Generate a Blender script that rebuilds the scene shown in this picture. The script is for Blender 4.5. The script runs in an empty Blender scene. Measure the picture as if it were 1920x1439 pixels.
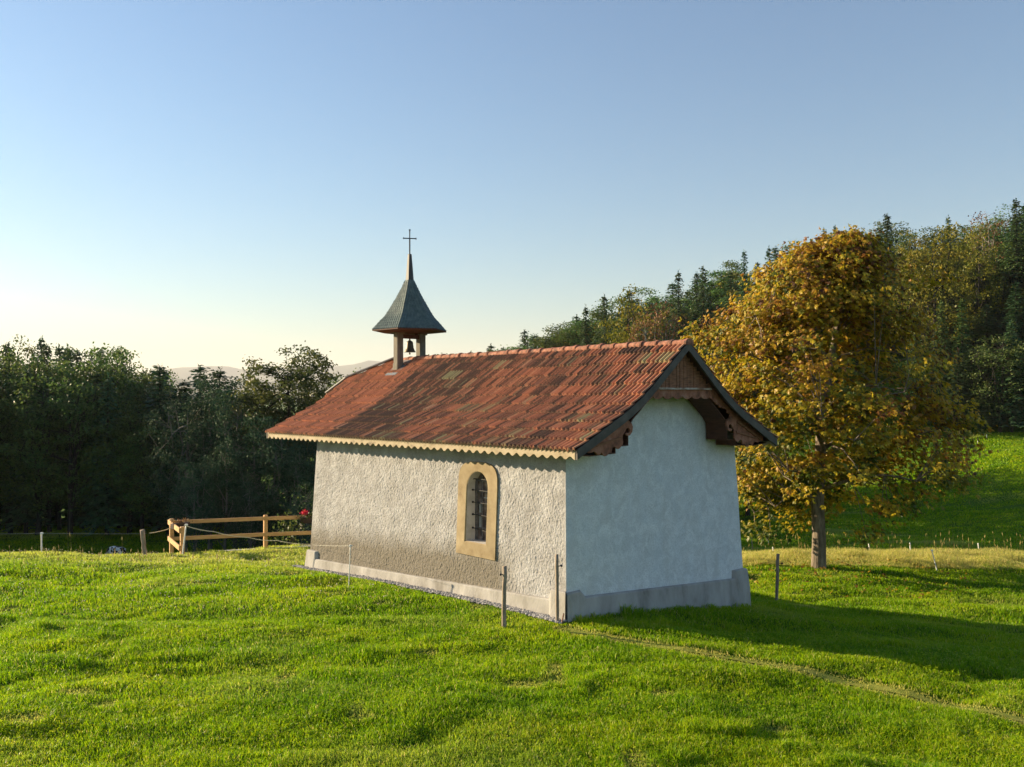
import bpy, bmesh, math, random
import numpy as np
from mathutils import Vector, Matrix

# ------------------------------------------------------------------ camera, sky, sun, exposure
S = bpy.context.scene
COL = S.collection
H = 3.64                                    # camera height above the chapel's near corner
F = 1638.0                                  # focal length in photo pixels (1920 wide)
PITCH, ROLL = 0.0176, 0.0021
cam_d = bpy.data.cameras.new("camera")
cam_d.sensor_fit = 'HORIZONTAL'; cam_d.sensor_width = 36.0; cam_d.lens = 36.0 * F / 1920.0
cam_d.clip_start = 0.1; cam_d.clip_end = 40000.0
cam = bpy.data.objects.new("camera", cam_d); COL.objects.link(cam)
CAM_R = Matrix.Rotation(math.pi / 2 + PITCH, 4, 'X') @ Matrix.Rotation(-ROLL, 4, 'Z')
cam.matrix_world = Matrix.Translation((0, 0, H)) @ CAM_R
S.camera = cam

SUN_AZ = math.radians(-68.0)                # from +Y towards +X: the sun stands behind and to the left
SUN_EL = math.radians(15.5)
world = bpy.data.worlds.new("World"); S.world = world; world.use_nodes = True
wn = world.node_tree; wn.nodes.clear()
sky = wn.nodes.new('ShaderNodeTexSky'); sky.sky_type = 'NISHITA'; sky.sun_disc = False
sky.sun_elevation = SUN_EL; sky.sun_rotation = SUN_AZ
sky.altitude = 600; sky.air_density = 1.48; sky.dust_density = 0.7; sky.ozone_density = 4.8
bg = wn.nodes.new('ShaderNodeBackground'); bg.inputs['Strength'].default_value = 0.064
wo = wn.nodes.new('ShaderNodeOutputWorld')
wn.links.new(sky.outputs[0], bg.inputs[0]); wn.links.new(bg.outputs[0], wo.inputs[0])

sun_d = bpy.data.lights.new("sun", 'SUN'); sun_d.energy = 5.0; sun_d.angle = math.radians(0.53)
sun_d.color = (1.0, 0.79, 0.51)
sun = bpy.data.objects.new("sun", sun_d); COL.objects.link(sun)
SUN_DIR = Vector((math.sin(SUN_AZ) * math.cos(SUN_EL), math.cos(SUN_AZ) * math.cos(SUN_EL), math.sin(SUN_EL)))
sun.rotation_euler = SUN_DIR.to_track_quat('Z', 'Y').to_euler()
sun.location = SUN_DIR * 200

S.view_settings.view_transform = 'Standard'; S.view_settings.look = 'None'
S.view_settings.gamma = 1.0; S.view_settings.exposure = 1.55
S.render.engine = 'CYCLES'
S.cycles.use_denoising = True
S.cycles.max_bounces = 8; S.cycles.diffuse_bounces = 3; S.cycles.transmission_bounces = 4
S.cycles.transparent_max_bounces = 8; S.cycles.volume_bounces = 0

rng = np.random.default_rng(7)
random.seed(7)

# ------------------------------------------------------------------ helpers
def R(px, py, Y):
    """the point at distance Y in front of the camera that the photo shows at pixel (px, py)"""
    d = CAM_R.to_3x3() @ Vector(((px - 960) / F, -(py - 719.5) / F, -1.0))
    d = d * (Y / d.y)
    return Vector((d.x, d.y, d.z + H))

def lerp(a, b, t): return a + (b - a) * t
def sstep(a, b, x):
    t = np.clip((x - a) / (b - a), 0, 1); return t * t * (3 - 2 * t)

def _hash(i, j, k):
    h = (i.astype(np.int64) * 374761393 + j.astype(np.int64) * 668265263 + k * 2147483647 + 1013904223) & 0xFFFFFFFF
    h = ((h ^ (h >> 13)) * 1274126177) & 0xFFFFFFFF
    h = ((h ^ (h >> 16)) * 2246822519) & 0xFFFFFFFF
    return ((h ^ (h >> 15)) & 0xFFFFFF) / float(0xFFFFFF)

def vn(x, y, seed=0):
    x = np.asarray(x, float); y = np.asarray(y, float)
    i = np.floor(x); j = np.floor(y); u = x - i; v = y - j
    u = u * u * (3 - 2 * u); v = v * v * (3 - 2 * v)
    a = _hash(i, j, seed); b = _hash(i + 1, j, seed); c = _hash(i, j + 1, seed); d = _hash(i + 1, j + 1, seed)
    return (a + (b - a) * u) * (1 - v) + (c + (d - c) * u) * v

def np_mesh(name, V, quads=None, tris=None, attrs=None, smooth=False):
    me = bpy.data.meshes.new(name)
    V = np.asarray(V, np.float32).reshape(-1, 3)
    nq = 0 if quads is None else len(quads); ntr = 0 if tris is None else len(tris)
    me.vertices.add(len(V)); me.vertices.foreach_set("co", V.ravel())
    idx = []
    if nq: idx.append(np.asarray(quads, np.int32).ravel())
    if ntr: idx.append(np.asarray(tris, np.int32).ravel())
    idx = np.concatenate(idx)
    me.loops.add(len(idx)); me.loops.foreach_set("vertex_index", idx)
    me.polygons.add(nq + ntr)
    st = np.concatenate([np.arange(nq) * 4, nq * 4 + np.arange(ntr) * 3]).astype(np.int32)
    me.polygons.foreach_set("loop_start", st)
    try:
        me.polygons.foreach_set("loop_total", np.concatenate([np.full(nq, 4), np.full(ntr, 3)]).astype(np.int32))
    except Exception:
        pass
    me.polygons.foreach_set("use_smooth", np.full(nq + ntr, smooth))
    for k, (dom, arr) in (attrs or {}).items():
        a = me.attributes.new(k, 'FLOAT', dom); a.data.foreach_set("value", np.asarray(arr, np.float32))
    me.update(calc_edges=True)
    return me

def link(name, me, mat=None, parent=None):
    o = bpy.data.objects.new(name, me); COL.objects.link(o)
    if mat is not None:
        for m in (mat if isinstance(mat, (list, tuple)) else [mat]):
            me.materials.append(m)
    if parent is not None: o.parent = parent
    return o

def empty(name, loc, rz=0.0, parent=None):
    o = bpy.data.objects.new(name, None); COL.objects.link(o)
    o.location = loc; o.rotation_euler = (0, 0, rz); o.empty_display_size = 0.2
    if parent is not None: o.parent = parent
    return o

def tag(o, label, cat, group=None):
    o['label'] = label; o['category'] = cat
    if group: o['group'] = group
    return o

class MB:
    """collects polygons of one mesh"""
    def __init__(s): s.v = []; s.f = []
    def add(s, vs, fs):
        b = len(s.v); s.v += [tuple(p) for p in vs]; s.f += [tuple(b + i for i in f) for f in fs]
    def box(s, c, size, rot=None):
        x, y, z = (k / 2 for k in size)
        vs = [Vector(p) for p in ((-x,-y,-z),(x,-y,-z),(x,y,-z),(-x,y,-z),(-x,-y,z),(x,-y,z),(x,y,z),(-x,y,z))]
        if rot is not None: vs = [rot @ p for p in vs]
        c = Vector(c)
        s.add([p + c for p in vs], [(3,2,1,0),(4,5,6,7),(0,1,5,4),(1,2,6,5),(2,3,7,6),(3,0,4,7)])
    def bar(s, p, q, w, h, up=(0,0,1)):
        p = Vector(p); q = Vector(q); d = (q - p)
        L = d.length; d.normalize(); sd = d.cross(Vector(up)); 
        if sd.length < 1e-4: sd = d.cross(Vector((1,0,0)))
        sd.normalize(); u = sd.cross(d)
        m = Matrix((sd, d, u)).transposed()
        s.box((p + q) / 2, (w, L, h), m)
    def tube(s, pts, rad, n=6, cap=True):
        pts = [Vector(p) for p in pts]; base = len(s.v); rings = []
        ref = None
        for i, p in enumerate(pts):
            d = (pts[min(i + 1, len(pts) - 1)] - pts[max(i - 1, 0)]).normalized()
            if ref is None: ref = Vector((1, 0, 0)) if abs(d.x) < .8 else Vector((0, 1, 0))
            a = d.cross(ref).normalized(); b = d.cross(a).normalized(); ref = -a.cross(d).normalized() if False else ref
            r = rad[i] if hasattr(rad, '__len__') else rad
            rings.append([p + (a * math.cos(2 * math.pi * k / n) + b * math.sin(2 * math.pi * k / n)) * r for k in range(n)])
        vs = [q for r in rings for q in r]; fs = []
        for i in range(len(pts) - 1):
            for k in range(n):
                fs.append((i * n + k, i * n + (k + 1) % n, (i + 1) * n + (k + 1) % n, (i + 1) * n + k))
        if cap:
            fs.append(tuple(range(n))[::-1]); fs.append(tuple((len(pts) - 1) * n + k for k in range(n)))
        s.add(vs, fs)
    def prism(s, poly, off):
        """closed polygon (list of 3-D points) extruded by vector off"""
        off = Vector(off); n = len(poly); poly = [Vector(p) for p in poly]
        from mathutils.geometry import tessellate_polygon
        tr = tessellate_polygon([poly])
        vs = poly + [p + off for p in poly]
        fs = [tuple(t) for t in tr] + [tuple(i + n for i in t)[::-1] for t in tr]
        fs += [(i, (i + 1) % n, (i + 1) % n + n, i + n) for i in range(n)]
        s.add(vs, fs)
    def lathe(s, prof, c=(0,0,0), n=20):
        c = Vector(c); vs = []; fs = []
        for r, z in prof:
            for k in range(n):
                a = 2 * math.pi * k / n; vs.append(c + Vector((r * math.cos(a), r * math.sin(a), z)))
        for i in range(len(prof) - 1):
            for k in range(n):
                fs.append((i * n + k, i * n + (k + 1) % n, (i + 1) * n + (k + 1) % n, (i + 1) * n + k))
        s.add(vs, fs)
    def build(s, name, mat=None, parent=None, smooth=False, bevel=0.0):
        me = bpy.data.meshes.new(name); me.from_pydata(s.v, [], s.f)
        bm = bmesh.new(); bm.from_mesh(me)
        bmesh.ops.recalc_face_normals(bm, faces=bm.faces)
        if bevel: 
            ed = [e for e in bm.edges if len(e.link_faces) == 2 and e.calc_face_angle(0) > .6]
            bmesh.ops.bevel(bm, geom=ed, offset=bevel, segments=1, affect='EDGES')
        bm.to_mesh(me); bm.free()
        me.polygons.foreach_set("use_smooth", np.full(len(me.polygons), smooth))
        return link(name, me, mat, parent)

# ------------------------------------------------------------------ materials
def newmat(name):
    m = bpy.data.materials.new(name); m.use_nodes = True; m.node_tree.nodes.clear(); return m, m.node_tree
def nd(nt, typ, ins=None, **props):
    n = nt.nodes.new(typ)
    for k, v in props.items(): setattr(n, k, v)
    for k, v in (ins or {}).items():
        if isinstance(v, bpy.types.NodeSocket): nt.links.new(v, n.inputs[k])
        else: n.inputs[k].default_value = v
    return n
def ramp(nt, fac, stops):
    r = nt.nodes.new('ShaderNodeValToRGB'); nt.links.new(fac, r.inputs[0]); e = r.color_ramp.elements
    while len(e) < len(stops): e.new(0.5)
    for el, (p, c) in zip(e, stops): el.position = p; el.color = (c[0], c[1], c[2], 1)
    return r.outputs[0]
def mixc(nt, fac, a, b, mode='MIX'):
    n = nt.nodes.new('ShaderNodeMix'); n.data_type = 'RGBA'; n.blend_type = mode
    for s, v in ((0, fac), (6, a), (7, b)):
        if isinstance(v, bpy.types.NodeSocket): nt.links.new(v, n.inputs[s])
        else: n.inputs[s].default_value = v if s == 0 else (v[0], v[1], v[2], 1)
    return n.outputs[2]
def math_(nt, op, a, b=0.0, c=0.0, clamp=False):
    n = nt.nodes.new('ShaderNodeMath'); n.operation = op; n.use_clamp = clamp
    for i, v in enumerate((a, b, c)):
        if isinstance(v, bpy.types.NodeSocket): nt.links.new(v, n.inputs[i])
        else: n.inputs[i].default_value = v
    return n.outputs[0]
def noise(nt, scale, detail=5, rough=.6, vec=None, dist=0.0):
    n = nt.nodes.new('ShaderNodeTexNoise'); n.inputs['Scale'].default_value = scale; n.inputs['Detail'].default_value = detail
    n.inputs['Roughness'].default_value = rough; n.inputs['Distortion'].default_value = dist
    if vec is None: vec = nd(nt, 'ShaderNodeTexCoord').outputs['Object']
    nt.links.new(vec, n.inputs['Vector']); return n.outputs[0]
def scaled(nt, sc, src='Object'):
    c = nd(nt, 'ShaderNodeTexCoord').outputs[src]
    m = nd(nt, 'ShaderNodeMapping'); m.inputs['Scale'].default_value = sc; nt.links.new(c, m.inputs['Vector']); return m.outputs[0]
def attr(nt, name): 
    return nd(nt, 'ShaderNodeAttribute', attribute_name=name).outputs['Fac']
def finish(nt, color, rough=.8, spec=.3, bump=None, bstr=.3, bdist=.02, metal=0.0, transl=None, tcol=None):
    p = nd(nt, 'ShaderNodeBsdfPrincipled', {'Roughness': rough, 'Specular IOR Level': spec, 'Metallic': metal})
    if isinstance(color, bpy.types.NodeSocket): nt.links.new(color, p.inputs['Base Color'])
    else: p.inputs['Base Color'].default_value = (*color, 1)
    nrm = None
    if bump is not None:
        b = nd(nt, 'ShaderNodeBump', {'Height': bump, 'Strength': bstr, 'Distance': bdist}); nrm = b.outputs[0]
        nt.links.new(nrm, p.inputs['Normal'])
    out = p.outputs[0]
    if transl:
        t = nd(nt, 'ShaderNodeBsdfTranslucent'); tc = tcol if tcol is not None else color
        if isinstance(tc, bpy.types.NodeSocket): nt.links.new(tc, t.inputs[0])
        else: t.inputs[0].default_value = (*tc, 1)
        mx = nd(nt, 'ShaderNodeMixShader', {0: transl, 1: out, 2: t.outputs[0]}); out = mx.outputs[0]
    o = nd(nt, 'ShaderNodeOutputMaterial'); nt.links.new(out, o.inputs[0])

def simple(name, stops, scale, rough=.8, spec=.3, bstr=.3, bdist=.01, detail=6, stretch=None, metal=0.0, bscale=None):
    m, nt = newmat(name)
    v = scaled(nt, stretch) if stretch else None
    n = noise(nt, scale, detail, .62, v)
    b = noise(nt, bscale or scale * 3, 5, .65, v)
    finish(nt, ramp(nt, n, stops), rough, spec, b, bstr, bdist, metal); return m

def leafmat(name, stops, transl=.35, rough=.5, spec=.3, vary=0.0):
    m, nt = newmat(name)
    c = ramp(nt, attr(nt, 'rnd'), stops)
    if vary:
        r = nd(nt, 'ShaderNodeObjectInfo').outputs['Random']
        hs = nd(nt, 'ShaderNodeHueSaturation', {'Color': c, 'Hue': math_(nt, 'MULTIPLY_ADD', r, .06 * vary, .5 - .03 * vary),
                'Value': math_(nt, 'MULTIPLY_ADD', r, .5 * vary, 1 - .25 * vary)})
        c = hs.outputs[0]
    finish(nt, c, rough, spec, transl=transl); return m

# plaster of the long wall: roughcast, with a band of damp dirt above the plinth
def plaster(name, rough_cast):
    m, nt = newmat(name)
    big = noise(nt, 1.3, 6, .65); fine = noise(nt, 28, 6, .7)
    c = ramp(nt, big, [(.3, (.50, .485, .455)), (.5, (.62, .60, .57)), (.72, (.70, .685, .66))])
    mot = noise(nt, 2.6, 5, .65, None, .4)
    if rough_cast: c = mixc(nt, .85, c, ramp(nt, mot, [(.32, (.21, .21, .215)), (.5, (.305, .31, .325)), (.66, (.40, .41, .43))]))
    else: c = mixc(nt, .65, c, (.62, .705, .77))
    c = mixc(nt, math_(nt, 'MULTIPLY', fine, .25), c, (.40, .38, .36), 'MIX')
    co = nd(nt, 'ShaderNodeSeparateXYZ', {0: nd(nt, 'ShaderNodeTexCoord').outputs['Object']})
    if rough_cast:
        # dirt: between the far end and the window, up to 0.45 m above the plinth top
        y, z = co.outputs[1], co.outputs[2]
        top = math_(nt, 'MULTIPLY_ADD', y, -.05, .33)
        h = math_(nt, 'SUBTRACT', z, top)
        nz = noise(nt, 2.2, 5, .6)
        h = math_(nt, 'ADD', h, math_(nt, 'MULTIPLY_ADD', nz, .5, -.25))
        k = math_(nt, 'SUBTRACT', 1.0, math_(nt, 'MULTIPLY_ADD', h, 2.3, -.95, True), clamp=True)
        e = math_(nt, 'MULTIPLY', math_(nt, 'MULTIPLY_ADD', y, 1.6, -1.7, True), 1.0)
        k = math_(nt, 'MULTIPLY', math_(nt, 'MULTIPLY', k, e), .9)
        c = mixc(nt, k, c, (.155, .135, .10))
        sp = noise(nt, 46, 3, .7)
        c = mixc(nt, math_(nt, 'MULTIPLY_ADD', sp, 3.2, -1.5, True), c, (.22, .21, .20))
        b = noise(nt, 42, 6, .8); finish(nt, c, .92, .12, b, .8, .014)
    else:
        st = noise(nt, 3.2, 4, .6, scaled(nt, (1, 1, .35)))
        c = mixc(nt, math_(nt, 'MULTIPLY_ADD', st, 1.6, -.62, True), c, (.52, .51, .48))
        mo = noise(nt, 4.2, 4, .6, None, .8)
        c = mixc(nt, math_(nt, 'MULTIPLY_ADD', mo, 3.2, -1.35, True), c, (.74, .77, .78))
        gr = noise(nt, 38, 4, .7)
        c = mixc(nt, math_(nt, 'MULTIPLY_ADD', gr, 3.0, -1.35, True), c, (.40, .425, .43))
        b = noise(nt, 24, 6, .75); finish(nt, c, .92, .15, b, .6, .014)
    return m
M_wall = plaster('roughcast_plaster', True)
M_gable = plaster('trowelled_plaster', False)
M_plinth = simple('plinth_render', [(.3, (.20, .19, .17)), (.46, (.31, .30, .28)), (.6, (.37, .36, .34)), (.78, (.43, .42, .40))], 2.6, .9, .15, .6, .012, stretch=(1, 1, .45), bscale=24)
M_sand = simple('sandstone_surround', [(.28, (.17, .12, .065)), (.42, (.26, .20, .115)), (.6, (.32, .255, .155)), (.75, (.37, .31, .21))], 3.2, .85, .2, .3, .006, bscale=60)
M_reveal = simple('reveal_plaster', [(.3, (.36, .34, .31)), (.6, (.5, .48, .45))], 6, .9, .2, .3, .006)

def roofmat():
    m, nt = newmat('clay_tiles')
    t = attr(nt, 'tile'); l = attr(nt, 'lichen_dark'); g = attr(nt, 'pale')
    n1 = noise(nt, 9, 6, .7); n2 = noise(nt, 40, 5, .7)
    c = ramp(nt, t, [(0, (.22, .125, .085)), (.25, (.36, .155, .085)), (.5, (.50, .20, .10)), (.8, (.56, .25, .135)), (1, (.55, .33, .20))])
    c = mixc(nt, math_(nt, 'MULTIPLY_ADD', n1, 1.5, -.65, True), c, (.26, .09, .05))
    # dark crust of lichens, groove dirt and darkened course edges; pale yellow-green patches
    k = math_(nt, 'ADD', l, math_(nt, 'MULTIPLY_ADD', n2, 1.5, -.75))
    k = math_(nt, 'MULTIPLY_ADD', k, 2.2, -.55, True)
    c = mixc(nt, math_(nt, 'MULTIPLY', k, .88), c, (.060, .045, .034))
    k2 = math_(nt, 'MULTIPLY_ADD', math_(nt, 'ADD', g, math_(nt, 'MULTIPLY_ADD', n2, 1.2, -.6)), 2.4, -.9, True)
    c = mixc(nt, math_(nt, 'MULTIPLY', k2, .8), c, (.36, .34, .17))
    finish(nt, c, .85, .25, n2, .35, .006); return m
M_tile = roofmat()
M_ridge = simple('ridge_clay', [(.32, (.07, .05, .042)), (.45, (.22, .10, .065)), (.58, (.38, .16, .10)), (.7, (.30, .25, .20))], 9, .85, .25, .3, .006)
M_wood = simple('brown_stained_wood', [(.28, (.08, .038, .022)), (.5, (.22, .098, .052)), (.75, (.31, .155, .085))], 4, .75, .3, .4, .006, stretch=(1.5, 1.5, 9))
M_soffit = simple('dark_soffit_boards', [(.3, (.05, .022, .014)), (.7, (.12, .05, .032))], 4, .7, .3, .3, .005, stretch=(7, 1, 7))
M_carve = simple('carved_boards_flaking_paint', [(.3, (.085, .038, .026)), (.5, (.26, .105, .062)), (.68, (.34, .17, .115)), (.80, (.48, .33, .27))], 7, .75, .3, .5, .006)
M_worn = simple('worn_pale_ledge', [(.35, (.16, .08, .05)), (.5, (.30, .22, .17)), (.65, (.48, .43, .38))], 6, .8, .2, .3, .005, stretch=(1, 4, 4))
M_barge = simple('slate_grey_boards', [(.3, (.034, .030, .027)), (.6, (.075, .065, .057)), (.8, (.12, .105, .092))], 5, .6, .4, .3, .004)
M_cream = simple('weathered_cream_paint', [(.30, (.15, .12, .08)), (.44, (.34, .275, .175)), (.7, (.43, .36, .25))], 7, .75, .25, .35, .004, stretch=(1, .5, 1))
M_zinc = simple('zinc_sheet', [(.3, (.12, .125, .13)), (.7, (.21, .22, .23))], 5, .5, .35, .1, .003, metal=0)
M_slate = simple('slate_shingles', [(.3, (.05, .08, .072)), (.55, (.10, .14, .125)), (.8, (.19, .23, .20))], 8, .5, .5, .2, .004)
M_spike = simple('brown_sheet_metal', [(.3, (.02, .021, .022)), (.7, (.045, .044, .044))], 8, .5, .5, .1, .003)
M_iron = simple('dark_iron', [(.3, (.012, .012, .014)), (.7, (.04, .036, .034))], 20, .6, .4, .2, .003)
M_bronze = simple('bell_bronze', [(.3, (.05, .043, .03)), (.7, (.12, .10, .065))], 12, .5, .5, .1, .003, metal=.5)
M_post = simple('grey_belfry_post', [(.3, (.10, .092, .075)), (.7, (.19, .175, .14))], 6, .8, .25, .35, .005, stretch=(3, 3, .8))
M_glass, nt_ = newmat('old_window_glass')
_b = nd(nt_, 'ShaderNodeTexBrick', {'Scale': 1.0}) ; nt_.nodes.remove(_b)
_n = noise(nt_, 7, 3, .5)
finish(nt_, ramp(nt_, _n, [(.35, (.06, .05, .052)), (.55, (.16, .115, .10)), (.72, (.27, .21, .18))]), .25, .5)
M_lead = simple('lead_came', [(.3, (.05, .05, .055)), (.7, (.16, .16, .165))], 20, .6, .4, .1, .002)
M_pane_pale = simple('pale_pane', [(.3, (.22, .22, .22)), (.7, (.38, .38, .37))], 10, .4, .5, .05, .002)
M_pine = simple('fresh_pine_rail', [(.3, (.40, .22, .085)), (.55, (.52, .31, .13)), (.8, (.60, .40, .20))], 3, .7, .3, .25, .003, stretch=(1.2, 1.2, 6))
M_stake = simple('grey_weathered_stake', [(.3, (.16, .125, .095)), (.55, (.29, .235, .18)), (.8, (.40, .34, .27))], 6, .85, .2, .6, .008, stretch=(4, 4, .7))
M_white = simple('white_plastic', [(.3, (.62, .62, .60)), (.7, (.78, .78, .76))], 10, .5, .4, .05, .002)
M_rope = simple('electric_rope', [(.3, (.55, .46, .28)), (.7, (.78, .70, .50))], 60, .8, .2, .1, .002)
M_wire = simple('thin_white_wire', [(.3, (.5, .5, .46)), (.7, (.7, .7, .65))], 40, .6, .3, .05, .002)
M_black = simple('black_insulator', [(.3, (.012, .012, .012)), (.7, (.03, .03, .03))], 20, .5, .4, .05, .002)
M_stone = simple('pale_gravel', [(.3, (.16, .16, .16)), (.5, (.34, .33, .32)), (.75, (.55, .53, .50))], 9, .85, .25, .4, .006)
M_concrete = simple('grey_concrete', [(.3, (.32, .31, .30)), (.7, (.48, .47, .45))], 6, .85, .2, .3, .005)
M_bark = simple('grey_bark', [(.3, (.08, .066, .05)), (.55, (.20, .165, .125)), (.8, (.34, .29, .22))], 5, .9, .15, .9, .03, stretch=(3, 3, .6), bscale=9)
M_bark_dark = simple('dark_bark', [(.3, (.02, .018, .015)), (.7, (.065, .056, .046))], 5, .9, .15, .6, .03, stretch=(2, 2, .4))
M_bark_pale = simple('pale_bark', [(.3, (.10, .095, .08)), (.7, (.22, .20, .17))], 3, .9, .15, .5, .03, stretch=(2, 2, .4))
M_dead = simple('red_brown_chip', [(.3, (.25, .12, .08)), (.7, (.42, .25, .18))], 10, .8, .2, .2, .003)

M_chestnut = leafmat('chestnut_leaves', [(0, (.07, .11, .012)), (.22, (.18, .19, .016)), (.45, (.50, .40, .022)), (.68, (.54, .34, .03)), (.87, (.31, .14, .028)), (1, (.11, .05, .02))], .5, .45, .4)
M_spr = leafmat('spruce_needles', [(0, (.027, .062, .029)), (.5, (.052, .098, .04)), (1, (.09, .14, .048))], .2, .6, .25, 1.0)
M_spr_young = leafmat('young_spruce_needles', [(0, (.035, .07, .018)), (.5, (.06, .11, .026)), (1, (.11, .15, .035))], .2, .6, .25, .6)
M_oakl = leafmat('oak_leaves', [(0, (.04, .06, .018)), (.6, (.08, .10, .025)), (1, (.14, .135, .03))], .4, .5, .3)
M_ash = leafmat('grey_green_leaves', [(0, (.03, .065, .036)), (.6, (.052, .092, .047)), (1, (.075, .115, .055))], .15, .75, .08, .8)
M_dec = leafmat('olive_green_leaves', [(0, (.045, .095, .027)), (.5, (.085, .145, .034)), (1, (.15, .19, .042))], .36, .55, .3, 1.0)
M_yel = leafmat('yellow_green_leaves', [(0, (.09, .11, .013)), (.5, (.165, .165, .017)), (1, (.27, .21, .022))], .4, .55, .3, .6)
M_rus = leafmat('russet_leaves', [(0, (.09, .038, .018)), (.5, (.17, .072, .03)), (1, (.25, .13, .05))], .3, .6, .25, .6)

# ------------------------------------------------------------------ chapel frame (local x along the gable, y along the long wall)
C0 = Vector((0.886, 14.4725, 0.0)); YAW = 0.7287
W, LEN, OV, GO, TE = 5.0, 8.41, 0.37, 0.61, 10.02
MID = W / 2
d2 = Vector((math.cos(YAW), math.sin(YAW), 0)); d1 = Vector((-math.sin(YAW), math.cos(YAW), 0))
def cl(s, t, z=0): return C0 + d2 * s + d1 * t + Vector((0, 0, z))
def to_local(p):
    q = p - C0; return Vector((q.dot(d2), q.dot(d1), p.z))
def ray_plane(px, py, s=None, t=None):
    o = Vector((0, 0, H)); d = R(px, py, 10.0) - o
    n, k = (d2, s) if s is not None else (d1, t)
    u = ((C0 - o).dot(n) + k) / d.dot(n); return to_local(o + d * u)

# ------------------------------------------------------------------ terrain
CP = [tuple(C0), tuple(cl(W, 0, -.58)), tuple(cl(0, LEN, -.35)), tuple(cl(W, LEN, -.85)), tuple(cl(MID, -.2, -.22)), tuple(cl(0, 4.2, -.12)),
      (0, 0, -.3), (0, 8.5, -.04), (-5, 9, .0), (6, 9.5, -.2), (9, 13, -.5), (-7, 14, -.02), (-10, 18, -.12), (3.2, 12, -.1), (5.5, 14.5, -.42), (-3, 12, .0),
      (-3.2, 17.3, -.06), (-12, 8, -.1), (12, 6, -.6), (-9, 2, -.3), (9, 2, -.4), (11, 14, -.75), (7.5, 12.6, -.36)]
for px, py, Y in [(1535, 1066, 25.2), (1466, 1124, 21.2), (1700, 1150, 20.2), (1913, 1178, 19.4), (1900, 1077, 25), (1750, 1069, 25.2), (1900, 1042, 28.5), (1450, 1042, 27.5), (1650, 1039, 28.5),
                  (0, 1047, 22), (200, 1045, 22.5), (322, 1043, 24.5), (342, 1046, 23), (498, 1034, 25.3), (580, 1030, 25.6)]:
    CP.append(tuple(R(px, py, Y)))
CP += [(-12, 30, -2.7), (-18, 40, -5.4), (-25, 55, -9.0), (-36, 80, -11.2), (-15, 78, -12.0), (-50, 80, -11.8), (-60, 96, -10.6), (-25, 96, -10.7), (-42, 90, -11.0), (-4, 95, -11.0),
       (-4, 36, -3.9), (-30, 35, -4.8), (-5, 55, -8.6), (10, 35, -3.2), (20, 35, -3.2), (3, 36, -3.9), (15, 50, -6.5), (27, 50, -6.3), (45, 55, -6.5),
       (20, 160, -3)]
for px, py, Y in [(1850, 1027, 70), (1850, 1000, 82), (1850, 960, 94), (1850, 930, 101), (1850, 900, 107), (1850, 860, 115), (1850, 825, 124), (1920, 815, 126), (1500, 1030, 70), (1500, 1000, 85), (1500, 965, 100), (1500, 930, 116),
                  (1400, 975, 105), (1650, 965, 98), (1650, 905, 116), (1650, 880, 126), (1300, 985, 100), (2050, 900, 100), (2050, 800, 126)]:
    CP.append(tuple(R(px, py, Y)))
CP += [(60, 140, .5), (85, 142, 7), (40, 140, -5), (20, 140, -8.5), (0, 130, -11), (0, 142, -10.5), (95, 165, 18), (70, 165, 16), (35, 165, 7), (14, 165, 0), (-6, 165, -7), (120, 160, 23), (0, 200, -4), (50, 200, 17), (100, 220, 36),
       (-40, 130, -13), (-100, 90, -13), (-70, 40, -7.5), (-60, 0, -3), (0, -30, -1), (60, 0, -4), (60, 35, -5), (100, 80, 2), (150, 110, 16), (150, 0, -6), (-150, 0, -10), (-150, 150, -22),
       (150, 220, 40), (0, 260, -18), (100, 280, 30), (-100, 250, -28), (0, -100, -4), (-60, 170, -18), (200, 300, 26), (-200, 300, -30)]
CP = np.array(CP, float)
def _tps(X, Y):
    r2 = (X[:, None] - Y[None, :, 0]) ** 2 if False else None
def _phi(r2): return r2 * np.log(np.maximum(r2, 1e-12)) * .5
_n = len(CP)
_A = np.zeros((_n + 3, _n + 3))
_dx = CP[:, None, :2] - CP[None, :, :2]
_A[:_n, :_n] = _phi((_dx ** 2).sum(-1)) + np.eye(_n) * .02
_A[:_n, _n] = 1; _A[:_n, _n + 1:] = CP[:, :2]; _A[_n, :_n] = 1; _A[_n + 1:, :_n] = CP[:, :2].T
_W = np.linalg.solve(_A, np.concatenate([CP[:, 2], np.zeros(3)]))
def base_h(x, y):
    x = np.asarray(x, float).ravel(); y = np.asarray(y, float).ravel(); out = np.empty_like(x)
    for a in range(0, len(x), 40000):
        xx = x[a:a + 40000]; yy = y[a:a + 40000]
        r2 = (xx[:, None] - CP[None, :, 0]) ** 2 + (yy[:, None] - CP[None, :, 1]) ** 2
        out[a:a + 40000] = _phi(r2) @ _W[:_n] + _W[_n] + _W[_n + 1] * xx + _W[_n + 2] * yy
    rr = np.hypot(x, y - 60)
    k = sstep(170, 330, rr)
    return out * (1 - k) + (-24.0) * k
def chapel_dist(x, y):
    qx = x - C0.x; qy = y - C0.y
    s = qx * d2.x + qy * d2.y; t = qx * d1.x + qy * d1.y
    dx = np.maximum(np.maximum(-s, s - W), 0); dy = np.maximum(np.maximum(-t, t - LEN), 0)
    return np.hypot(dx, dy), s, t
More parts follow.
